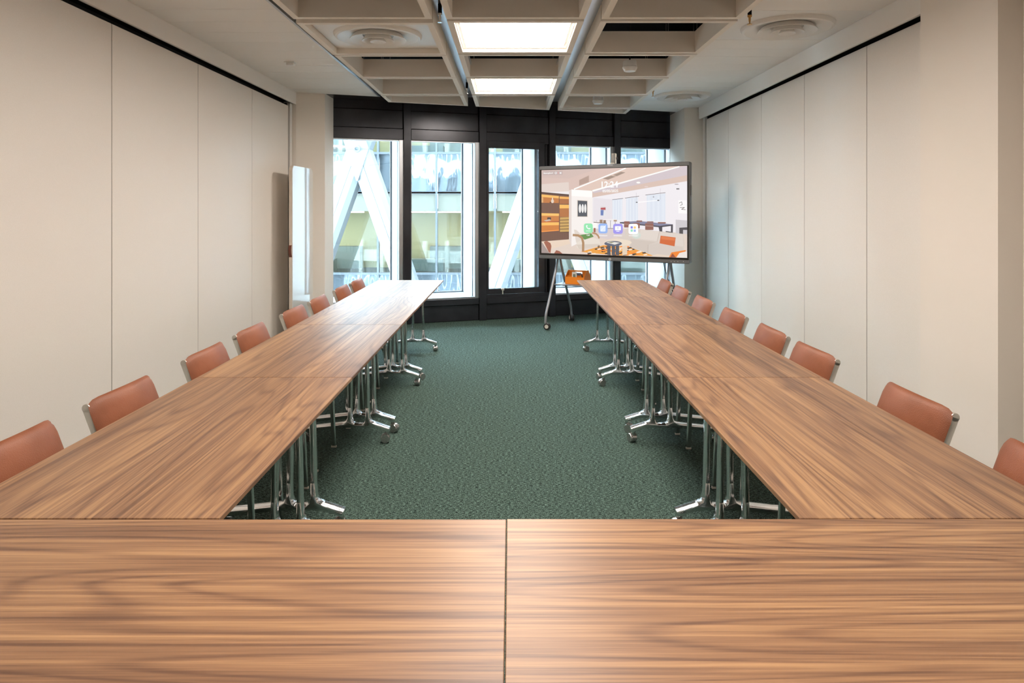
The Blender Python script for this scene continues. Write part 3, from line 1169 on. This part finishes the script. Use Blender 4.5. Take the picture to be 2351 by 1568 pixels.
gl, gt = scr(80, 181)
gr, gb = scr(2097, 1394)
gt = (gt + scr(2097, 127)[1]) / 2
gb = (gb + scr(80, 1335)[1]) / 2
# bezel frame bars
bz = .013
for q in ((-hw + .004, -hw + .012, Z0 + .004, Z1 - .004), (hw - .012, hw - .004, Z0 + .004, Z1 - .004), (-hw + .012, hw - .012, Z1 - .044, Z1 - .004), (-hw + .012, hw - .012, Z0 + .004, gb - .026)):
    obj('bezel_bar', bx(q[0], q[1], -.004, .008, q[2], q[3], bev=.002), TVGREY, tv, smooth=0)
obj('screen_border', bx(-hw + .012, hw - .012, .0, .008, gb - .026, Z1 - .044), TVBLACK, tv, smooth=0)
px_, pz_ = scr(1028, 1417)
bm = new(); lathe(bm, [(.009, 0), (.009, .003), (.014, .003), (.014, 0)], 20, Matrix.Translation((px_, -.004, pz_)) @ Matrix.Rotation(math.pi / 2, 4, 'X'), cap=False)
obj('power_ring', bm, WHITEM, tv)
for x in (1875, 1920, 1968, 2045):
    a, b = scr(x, 1450)
    obj('indicator_dot', bx(a - .003, a + .003, -.0055, -.004, b - .003, b + .003), WHITEM, tv, smooth=0)
a, b = scr(1030, 113)
obj('top_badge', bx(a - .035, a + .035, -.0052, -.004, b - .008, b + .008), STANDGREY, tv, smooth=0)
for y0, y1 in ((385, 530), (990, 1135)):
    a = scr(2135, y0)[1]; b = scr(2135, y1)[1]
    obj('pen_holder', bx(hw, hw + .012, .01, .05, b, a, bev=.004), TVGREY, tv)

# ---- picture on the screen: flat coloured shapes, one mesh, emitted by the panel
SB = new()
cl = SB.loops.layers.float_color.new('Col')
layer = [0]


def poly(pts, col, px=True, lay=None):
    layer[0] += 1
    y = -.0004 - layer[0] * .00001
    q = [scr(*p) for p in pts] if px else pts
    # keep inside the lit panel
    q = [(min(max(a, gl), gr), min(max(b, gb), gt)) for a, b in q]
    try:
        f = SB.faces.new([SB.verts.new((a, y, b)) for a, b in q])
    except ValueError:
        return
    c = srgb(*[v_ * .9 + 25 for v_ in col])
    for lp in f.loops:
        lp[cl] = c


def line(p, q, w, col):
    a, b = Vector(p), Vector(q)
    d_ = (b - a).normalized(); nrm = Vector((-d_.y, d_.x)) * w / 2
    poly([tuple(a + nrm), tuple(b + nrm), tuple(b - nrm), tuple(a - nrm)], col)


def path(pts, w, col):
    for p, q in zip(pts, pts[1:]):
        line(p, q, w, col)
    for p in pts[1:-1]:
        ell(p[0], p[1], w / 2, w / 2, col, 10)


def ell(cx, cy, rx, ry, col, n=20):
    poly([(cx + rx * math.cos(2 * math.pi * i / n), cy + ry * math.sin(2 * math.pi * i / n)) for i in range(n)], col)


def rrect(x0, y0, x1, y1, r, col):
    pts = []
    for cx_, cy_, a0 in ((x1 - r, y0 + r, -90), (x1 - r, y1 - r, 0), (x0 + r, y1 - r, 90), (x0 + r, y0 + r, 180)):
        for i in range(6):
            a = R(a0 + 18 * i)
            pts.append((cx_ + r * math.cos(a), cy_ + r * math.sin(a)))
    poly(pts, col)


poly([(gl, gb), (gr, gb), (gr, gt), (gl, gt)], (238, 232, 233), px=False)
poly([(70, 170), (2110, 120), (2110, 340), (1460, 440), (790, 565), (500, 450), (460, 470), (70, 480)], (214, 186, 176))
poly([(70, 290), (460, 300), (600, 250), (900, 150), (70, 170)], (207, 182, 174))
poly([(70, 380), (455, 350), (462, 478), (70, 490)], (224, 207, 198))
poly([(528, 448), (1245, 150), (1960, 126), (790, 468)], (221, 194, 180))
poly([(790, 480), (1990, 135), (2110, 120), (2110, 255), (800, 505)], (205, 191, 197))
poly([(790, 505), (2110, 250), (2110, 335), (790, 562)], (213, 186, 173))
poly([(600, 322), (737, 255), (737, 350), (600, 397)], (184, 155, 141))
for i in range(7):
    x = 612 + i * 18
    line((x, 315 - i * 8), (x, 390 - i * 7), 5, (150, 122, 110))
poly([(925, 300), (1045, 258), (1110, 272), (1000, 316)], (150, 128, 114))
poly([(1068, 252), (1180, 205), (1242, 215), (1120, 268)], (150, 128, 114))
poly([(790, 560), (2110, 333), (2110, 1100), (790, 1000)], (238, 233, 238))
poly([(795, 565), (1060, 590), (1060, 890), (795, 890)], (228, 222, 228))
line((528, 448), (1245, 154), 18, (255, 253, 250))
line((785, 472), (1990, 130), 22, (255, 253, 250))
ell(1420, 355, 28, 12, (255, 252, 246)); ell(1530, 412, 28, 8, (226, 205, 200))
ell(1950, 378, 30, 7, (170, 160, 165))
rrect(1950, 432, 1966, 452, 3, (50, 45, 50)); rrect(1972, 432, 1986, 452, 3, (50, 45, 50))
for pts in ([(1060, 592), (1200, 578), (1195, 872), (1060, 872)], [(1250, 572), (1415, 555), (1415, 882), (1250, 882)], [(1535, 530), (1795, 505), (1795, 895), (1535, 895)]):
    poly(pts, (221, 228, 240))
    (xa, ya), (xb, yb) = pts[0], pts[1]
    for i in range(1, 8):
        x = xa + (xb - xa) * i / 8
        line((x, ya + 8), (x, pts[2][1]), 5, (235, 240, 247) if i % 2 else (210, 218, 233))
line((1060, 592), (1210, 575), 6, (60, 50, 55)); line((1235, 570), (1430, 544), 6, (60, 50, 55)); line((1518, 528), (1795, 494), 6, (60, 50, 55))
line((1392, 495), (1392, 625), 2, (120, 110, 115)); line((1725, 435), (1725, 590), 2, (120, 110, 115))
line((1390, 630), (1705, 600), 9, (255, 255, 255)); line((1386, 630), (1410, 628), 11, (40, 36, 40)); line((1683, 602), (1710, 600), 11, (40, 36, 40))
rrect(1620, 540, 1640, 566, 3, (175, 180, 190))
# shelves
poly([(70, 486), (462, 520), (462, 1145), (70, 1175)], (104, 70, 56))
poly([(70, 486), (462, 520), (462, 540), (70, 512)], (70, 46, 40))
for i in range(16):
    x = 84 + i * 23
    line((x, 500 + i * 2), (x, 1165 - i), 3, (122, 84, 66))
poly([(70, 520), (320, 543), (320, 640), (70, 636)], (190, 112, 52)); poly([(70, 520), (320, 543), (320, 575), (70, 556)], (250, 186, 92))
poly([(330, 548), (462, 556), (462, 652), (330, 652)], (165, 96, 52)); poly([(330, 548), (462, 556), (462, 585), (330, 580)], (245, 175, 85))
poly([(330, 662), (462, 664), (462, 832), (330, 832)], (176, 104, 52)); poly([(330, 662), (462, 664), (462, 712), (330, 714)], (250, 186, 88))
poly([(70, 780), (322, 785), (322, 888), (70, 902)], (200, 120, 56)); poly([(70, 780), (322, 785), (322, 818), (70, 815)], (252, 190, 96))
poly([(70, 908), (322, 905), (322, 1015), (70, 1035)], (205, 118, 48)); poly([(70, 908), (322, 905), (322, 945), (70, 950)], (252, 186, 88))
line((70, 1036), (322, 1016), 12, (255, 150, 60)); line((70, 905), (322, 892), 12, (190, 90, 45))
for i in range(5):
    y = 838 + i * 42
    poly([(335, y), (462, y - 4), (462, y + 30), (335, y + 34)], (201, 158, 84)); line((335, y + 38), (462, y + 33), 7, (70, 45, 34))
ell(232, 615, 20, 26, (226, 208, 190)); rrect(224, 565, 240, 600, 3, (226, 208, 190)); ell(203, 630, 10, 8, (60, 40, 34))
rrect(160, 838, 212, 868, 4, (62, 52, 50)); poly([(110, 882), (190, 862), (215, 880), (150, 895)], (200, 182, 168))
poly([(80, 560), (104, 562), (104, 634), (80, 634)], (222, 170, 110))
# column
poly([(492, 452), (782, 470), (782, 1010), (640, 1160), (495, 1242)], (245, 238, 234))
poly([(460, 480), (495, 452), (495, 1242), (460, 1222)], (224, 210, 203))
poly([(495, 452), (782, 470), (782, 560), (495, 540)], (255, 251, 248))
# floor
poly([(70, 1172), (460, 1142), (495, 1242), (620, 1180), (790, 1000), (1170, 985), (2110, 1060), (2110, 1400), (70, 1345)], (224, 206, 193))
poly([(70, 1172), (460, 1142), (480, 1200), (200, 1280), (70, 1240)], (232, 208, 186))
poly([(700, 1000), (1170, 985), (1300, 1060), (1000, 1140), (880, 1120)], (214, 200, 200))
# generic pictures
poly([(573, 597), (718, 606), (718, 832), (573, 832)], (214, 200, 186)); poly([(581, 605), (711, 613), (711, 825), (581, 825)], (66, 72, 82))
for x, r_ in ((612, 18), (650, 16), (686, 15)):
    ell(x, 715, r_, 62, (238, 236, 234), 14)
poly([(893, 672), (972, 680), (972, 823), (893, 816)], (226, 226, 230)); poly([(898, 678), (967, 685), (967, 740), (898, 735)], (222, 214, 216))
poly([(898, 705), (967, 700), (967, 735), (898, 730)], (176, 66, 74)); poly([(898, 735), (940, 735), (935, 812), (898, 810)], (92, 116, 178))
poly([(1975, 598), (2110, 600), (2110, 785), (1975, 780)], (250, 248, 248)); path([(1985, 640), (2020, 620), (2030, 660), (2000, 672)], 6, (60, 56, 60))
path([(1995, 700), (2060, 700), (2020, 725), (2075, 730)], 7, (90, 80, 80))
# far dining
for x in (840, 900, 960, 1035, 1100):
    line((x, 880), (x, 985), 5, (84, 70, 66))
line((800, 892), (985, 905), 10, (235, 228, 226)); line((940, 868), (1120, 868), 9, (245, 240, 238)); line((800, 905), (985, 920), 9, (90, 74, 66)); line((985, 990), (1090, 990), 6, (70, 60, 60))
rrect(885, 870, 925, 910, 5, (150, 120, 98)); rrect(935, 876, 972, 912, 5, (140, 108, 88)); rrect(1078, 872, 1124, 895, 5, (170, 142, 120))
poly([(1165, 903), (1420, 886), (1900, 934), (1720, 956)], (120, 122, 152)); poly([(1165, 903), (1720, 956), (1720, 975), (1165, 920)], (62, 60, 72)); poly([(1720, 956), (1900, 934), (1900, 952), (1720, 975)], (50, 48, 58))
poly([(1700, 970), (1752, 972), (1752, 1045), (1715, 1040)], (58, 56, 66)); poly([(1872, 950), (1900, 948), (1898, 1056), (1872, 1050)], (58, 56, 66)); poly([(1800, 1026), (1898, 1040), (1898, 1056), (1800, 1040)], (58, 56, 66))
for q in ((1222, 892, 1300, 978), (1350, 913, 1440, 990), (1515, 918, 1630, 1012), (1395, 880, 1474, 900), (1538, 893, 1630, 912), (1690, 903, 1802, 922)):
    rrect(q[0], q[1], q[2], q[3], 8, (136, 84, 72))
line((1515, 955), (1630, 960), 4, (206, 180, 170)); line((1222, 928), (1300, 932), 4, (206, 180, 170))
poly([(1938, 868), (2110, 880), (2110, 1070), (1938, 1056)], (202, 197, 201)); poly([(1988, 980), (2110, 974), (2110, 1012), (2040, 1010), (2040, 1070), (1988, 1064)], (62, 58, 63))
# white floor lamp behind the chair
rrect(780, 912, 848, 985, 4, (250, 246, 244)); line((815, 985), (815, 1045), 26, (150, 88, 60))
# sofa
poly([(1110, 1112), (1235, 1086), (1240, 1000), (1268, 985), (1452, 1002), (1715, 1030), (2040, 1066), (2062, 1200), (2050, 1290), (2110, 1310), (2110, 1400), (1640, 1372), (1545, 1335), (1300, 1255), (1295, 1165), (1180, 1135)], (214, 201, 190))
poly([(1455, 1006), (1708, 1034), (1680, 1165), (1330, 1120), (1440, 1100)], (222, 210, 200)); poly([(1722, 1040), (2036, 1074), (2045, 1240), (1700, 1190)], (220, 207, 197))
poly([(1310, 1135), (1670, 1180), (1560, 1215), (1556, 1325), (1305, 1245)], (206, 192, 181)); poly([(1565, 1215), (1700, 1192), (2030, 1250), (2040, 1300), (1900, 1380), (1640, 1366), (1562, 1325)], (209, 196, 186))
line((1556, 1215), (1552, 1335), 4, (160, 144, 134)); line((1712, 1036), (1680, 1170), 4, (168, 152, 142))
ell(1395, 1085, 62, 50, (206, 216, 206)); ell(1385, 1075, 45, 34, (218, 226, 217))
poly([(1730, 1090), (1938, 1116), (1922, 1238), (1714, 1196)], (206, 92, 40)); poly([(1740, 1100), (1930, 1124), (1925, 1160), (1735, 1140)], (222, 112, 58))
# rug
rug = [(625, 1315), (940, 1222), (1300, 1250), (1640, 1372), (1100, 1372)]
poly(rug, (238, 156, 54))
rng = random.Random(3)
for i in range(110):
    u, v = rng.random(), rng.random()
    x = 700 + u * 850; y = 1235 + v * 130
    lo = 1222 + max(950 - x, 0) * .29 + max(x - 1200, 0) * .33
    if y < lo + 6 or y > 1358:
        continue
    c = [(52, 44, 44), (244, 226, 204), (250, 132, 34)][i % 3]
    poly([(x, y), (x + 46, y - 9), (x + 66, y + 6), (x + 18, y + 15)], c)
# arm chair
poly([(530, 1008), (560, 1010), (615, 1062), (690, 1070), (650, 1170), (560, 1190)], (222, 210, 199))
poly([(565, 1190), (640, 1145), (800, 1120), (880, 1150), (892, 1190), (882, 1238), (700, 1265), (600, 1278), (568, 1250)], (230, 219, 206))
poly([(565, 1215), (880, 1205), (882, 1238), (700, 1268), (600, 1278)], (214, 200, 186))
poly([(612, 1082), (770, 1058), (802, 1106), (676, 1147)], (88, 136, 66))
path([(512, 1082), (590, 1088), (640, 1120), (658, 1190), (656, 1312)], 32, (170, 128, 88))
path([(782, 1052), (838, 1066), (868, 1098), (878, 1130)], 22, (178, 132, 90)); poly([(858, 1230), (886, 1225), (884, 1262), (858, 1262)], (120, 88, 60))
# coffee tables
poly([(1196, 1225), (1268, 1225), (1266, 1352), (1200, 1362)], (228, 206, 180)); ell(1140, 1187, 188, 48, (234, 217, 196), 32)
for x in (990, 1052, 1108):
    poly([(x, 1225), (x + 46, 1225), (x + 46, 1365), (x, 1358)], (70, 72, 82))
ell(1072, 1200, 122, 36, (82, 88, 108), 28)
poly([(975, 1186), (1035, 1170), (1168, 1190), (1095, 1216)], (228, 224, 216)); poly([(1000, 1184), (1036, 1174), (1090, 1182), (1050, 1194)], (130, 128, 96))
# foreground
poly([(70, 1175), (100, 1200), (190, 1334), (70, 1340)], (158, 140, 134)); poly([(112, 1180), (150, 1160), (205, 1195), (218, 1235), (205, 1336), (180, 1318)], (156, 88, 66)); poly([(255, 1338), (285, 1292), (330, 1305), (370, 1342)], (150, 84, 64))
poly([(1845, 1390), (1880, 1322), (2075, 1290), (2080, 1305), (1950, 1392)], (240, 124, 34)); poly([(1946, 1396), (1990, 1330), (2110, 1305), (2110, 1400)], (238, 226, 218)); poly([(1862, 1390), (1895, 1335), (1940, 1392)], (140, 62, 40))
poly([(1600, 1372), (1680, 1345), (1850, 1368), (1840, 1390)], (226, 206, 186))
# badge and icons
poly([(98, 200), (373, 194), (373, 249), (98, 256)], (190, 170, 165))
ell(279, 224, 15, 15, (250, 248, 250)); rrect(271, 216, 287, 231, 2, (180, 160, 160)); poly([(306, 208), (320, 208), (320, 238), (306, 238)], (214, 160, 160))
poly([(333, 212), (338, 212), (343, 220), (350, 212), (355, 212), (355, 236), (350, 236), (343, 228), (338, 236), (333, 236)], (250, 248, 250))
rrect(667, 922, 790, 1056, 30, (140, 228, 170)); rrect(868, 924, 995, 1060, 30, (140, 176, 240)); rrect(1073, 926, 1205, 1066, 30, (152, 142, 236)); rrect(1285, 927, 1418, 1070, 30, (253, 252, 255))
path([(708, 952), (704, 968), (716, 984), (734, 998), (750, 990)], 13, (252, 255, 253)); ell(708, 954, 10, 9, (252, 255, 253)); ell(748, 994, 10, 9, (252, 255, 253))
line((695, 1026), (760, 1026), 8, (235, 252, 240))
rrect(893, 952, 968, 1034, 16, (222, 234, 252)); line((905, 1022), (972, 948), 7, (250, 252, 255))
rrect(1097, 960, 1180, 1016, 6, (252, 252, 255)); rrect(1115, 1025, 1160, 1035, 4, (252, 252, 255)); line((1138, 976), (1138, 1002), 4, (150, 140, 236)); line((1130, 984), (1138, 975), 4, (150, 140, 236)); line((1146, 984), (1138, 975), 4, (150, 140, 236))
for x, y, c in ((1314, 960, (130, 120, 225)), (1356, 962, (250, 204, 110)), (1314, 1004, (140, 226, 190)), (1356, 1006, (150, 178, 240))):
    rrect(x, y, x + 30, y + 32, 7, c)
for x0, x1 in ((1078, 1195), (1288, 1410)):     # captions too blurred to read
    line((x0, 1090), (x1, 1093), 8, (250, 247, 247))
SCREEN = bpy.data.materials.new('screen_picture')
SCREEN.use_nodes = True
n, l, p = nodes(SCREEN)
at = n.new('ShaderNodeAttribute'); at.attribute_name = 'Col'
l.new(at.outputs['Color'], p.inputs['Emission Color'])
p.inputs['Emission Strength'].default_value = 1.0 / 2 ** EXPO
p.inputs['Base Color'].default_value = (.01, .01, .01, 1)
p.inputs['Roughness'].default_value = .35
screen_me = mesh_of('screen_picture', SB, SCREEN, 0)
screen = obj('screen_picture', screen_me, None, tv)
TEXTM = mat('screen_text', (0, 0, 0), emit=(1, 1, 1), estr=1.0 / 2 ** EXPO)


def screen_text(name, txt, x0, x1, ybase, shrink=None):
    cu = bpy.data.curves.new(name, 'FONT')
    cu.body = txt
    cu.size = 1.0
    cu.offset = .018
    tmp = bpy.data.objects.new('tmp_text', cu)
    COL.objects.link(tmp)
    dg = bpy.context.evaluated_depsgraph_get()
    me = bpy.data.meshes.new_from_object(tmp.evaluated_get(dg))
    bpy.data.objects.remove(tmp)
    xs = [v.co.x for v in me.vertices]
    a, b = scr(x0, ybase); c, d2 = scr(x1, ybase)
    k = (c - a) / (max(xs) - min(xs))
    mn = min(xs)
    for v in me.vertices:
        v.co = Vector((a + (v.co.x - mn) * k, -.0034, b + v.co.y * k * (shrink or 1)))
    me.name = name
    me.materials.clear(); me.materials.append(TEXTM)
    o = bpy.data.objects.new(name, me)
    COL.objects.link(o)
    o.parent = screen
    return o


screen_text('clock_text', '12:24', 912, 1140, 424, 1.0)
screen_text('date_text', '05/05/2025', 925, 1142, 490, 1.0)
screen_text('caption_text', 'Call', 706, 746, 1092)
screen_text('caption_text', 'Whiteboard', 874, 988, 1096)
screen_text('badge_text', 'MeetingBoard', 110, 240, 236)

# ---- stand
def tubeo(name, pts, r, m, parent, n_=12):
    bm = new(); sweep(bm, pts, circ(r, n_), ref=(1, 0, 0)); return obj(name, bm, m, parent, smooth=50)


APEX = .215
for xs_ in (-.782, .672):
    tubeo('stand_leg', arc_path([(xs_, APEX - .02, 1.25), (xs_, APEX - .02, .86), (xs_, -.175, .18), (xs_, -.185, .085)], .13), .0165, STANDGREY, tv)
    tubeo('stand_leg', arc_path([(xs_, APEX + .02, 1.25), (xs_, APEX + .02, .86), (xs_, .60, .18), (xs_, .615, .085)], .13), .0165, STANDGREY, tv)
    obj('mount_arm', bx(xs_ - .03, xs_ + .03, .085, APEX + .03, 1.05, 1.25, bev=.004), STANDGREY, tv)
    for yy, rz in ((-.185, R(100)), (.615, R(35))):
        bm = new()
        M0 = Matrix.Rotation(rz, 4, 'Z')
        lathe(bm, [(.012, .062), (.012, .09)], 10)
        for s in (-1, 1):
            T = M0 @ Matrix.Translation((s * .018 - .011, -.02, .041)) @ Matrix.Rotation(math.pi / 2, 4, 'Y')
            lathe(bm, [(.004, 0), (.036, 0), (.041, .004), (.041, .018), (.036, .022), (.004, .022)], 20, T, mi=1)
            T2 = M0 @ Matrix.Translation((s * .030 - .0015, -.02, .041)) @ Matrix.Rotation(math.pi / 2, 4, 'Y')
            lathe(bm, [(.002, 0), (.024, 0), (.024, .003), (.002, .003)], 16, T2, mi=2)
        box(bm, -.006, .006, -.03, .012, .035, .086, mi=0, M=M0)
        obj('stand_caster', bm, [STANDGREY, RUBBER, GLIDE], tv, loc=(xs_, yy, 0))
tubeo('cross_tube', [(-.782, APEX, 1.15), (.672, APEX, 1.15)], .016, STANDGREY, tv)
SH = .545
obj('shelf', bx(-.775, .665, .055, .40, SH - .014, SH, bev=.003), STANDGREY, tv)
tubeo('cable', arc_path([(.60, .12, 1.0), (.62, .20, .75), (.70, .27, .5), (.70, .33, .30), (.66, .45, .1)], .1), .006, RUBBER, tv)

# camera module on top of the display
def tv_pt(x, y, z):
    c, s = math.cos(DROT), math.sin(DROT)
    return (DC.x + c * x - s * y, DC.y + s * x + c * y, z)


wc = thing('conference_camera', 'small silver conference camera on top of the large display', 'camera', tv_pt(.02, .045, Z1), DROT + .25)
bm = new(); lathe(bm, [(.028, .016), (.032, .018), (.033, .022), (.033, .130), (.030, .134), (.001, .134)], 24, cap=False); lathe(bm, [(.001, .016), (.028, .016)], 24, cap=False)
obj('camera_body', bm, STEEL, wc)
obj('mount_foot', bx(-.03, .02, -.03, .03, .0, .016, bev=.003), GLIDE, wc)
obj('rear_bracket', bx(.026, .040, -.014, .02, .006, .128, bev=.003), SATIN, wc)
bm = new(); lathe(bm, [(.016, 0), (.018, .004), (.018, .014), (.01, .018)], 16, Matrix.Translation((.038, 0, .072)) @ Matrix.Rotation(math.pi / 2, 4, 'Y'))
obj('lens', bm, TVBLACK, wc)

# ---- orange caddy on the shelf
cdy = thing('desk_caddy', 'orange open desk caddy with dividers on the shelf of the display stand', 'organiser', tv_pt(-.652, .120, SH + .001), DROT)
cw, cdp = .262, .215
fh, mh = .092, .172
obj('front_panel', bx(.004, cw - .004, .0, .006, .002, fh), ORANGE, cdy, smooth=0)
obj('rear_panel', bx(.004, cw - .004, cdp - .006, cdp, .002, fh), ORANGE, cdy, smooth=0)
obj('base_board', bx(.004, cw - .004, .006, cdp - .006, .002, .008), ORANGE, cdy, smooth=0)
for x in (0, cw - .005):
    bm = new()
    prism(bm, [(0, 0), (cdp, 0), (cdp, fh), (cdp * .68, mh), (cdp * .42, mh), (0, fh)], x, x + .005, 'X')
    obj('end_panel', bm, ORANGE, cdy, smooth=0)
bm = new()
y_ = cdp * .55
box(bm, .006, .075, y_, y_ + .006, .008, mh - .002); box(bm, cw - .075, cw - .006, y_, y_ + .006, .008, mh - .002)
box(bm, .075, cw - .075, y_, y_ + .006, .008, mh - .055); box(bm, .075, cw - .075, y_, y_ + .006, mh - .022, mh - .002)
obj('handle_board', bm, ORANGE, cdy, smooth=0)
obj('partition', bx(.006, cw - .006, .058, .063, .008, .108), ORANGE, cdy, smooth=0)
for x in (.09, .185):
    obj('partition', bx(x, x + .004, .063, y_, .008, .125), ORANGE, cdy, smooth=0)
tm = thing('digital_timer', 'small white digital timer with grey screen in the orange caddy', 'timer', tv_pt(-.652 + .115, .120 + .030, SH + .068), DROT + .25)
obj('timer_body', bx(-.030, .030, -.009, .009, .0, .088, bev=.004), WHITEM, tm)
obj('timer_screen', bx(-.017, .017, -.0105, -.008, .014, .062), mat('timer_lcd', srgb(120, 130, 118), rough=.3), tm, smooth=0)
mk = thing('marker_pen', 'dark marker pen standing at the end of the orange caddy', 'pen', tv_pt(-.652 + .238, .120 + .030, SH + .011), DROT)
bm = new(); lathe(bm, [(.006, .0), (.007, .01), (.007, .085)], 12, Matrix.Rotation(R(-10), 4, 'Y')); obj('barrel', bm, RUBBER, mk)
bm = new(); lathe(bm, [(.0078, .085), (.0078, .122), (.005, .126)], 12, Matrix.Rotation(R(-10), 4, 'Y')); obj('cap', bm, TVBLACK, mk)
er = thing('board_eraser', 'grey-blue whiteboard eraser lying in the orange caddy', 'eraser', tv_pt(-.652 + .139, .120 + .090, SH + .0105), DROT)
obj('felt_pad', bx(-.042, .042, -.020, .020, .0, .098, bev=.003), mat('eraser_felt', srgb(70, 76, 92), rough=.9), er, smooth=0)
obj('grip', bx(-.042, .042, -.020, .020, .098, .128, bev=.006), mat('eraser_grip', srgb(110, 124, 150), rough=.5), er, smooth=0)
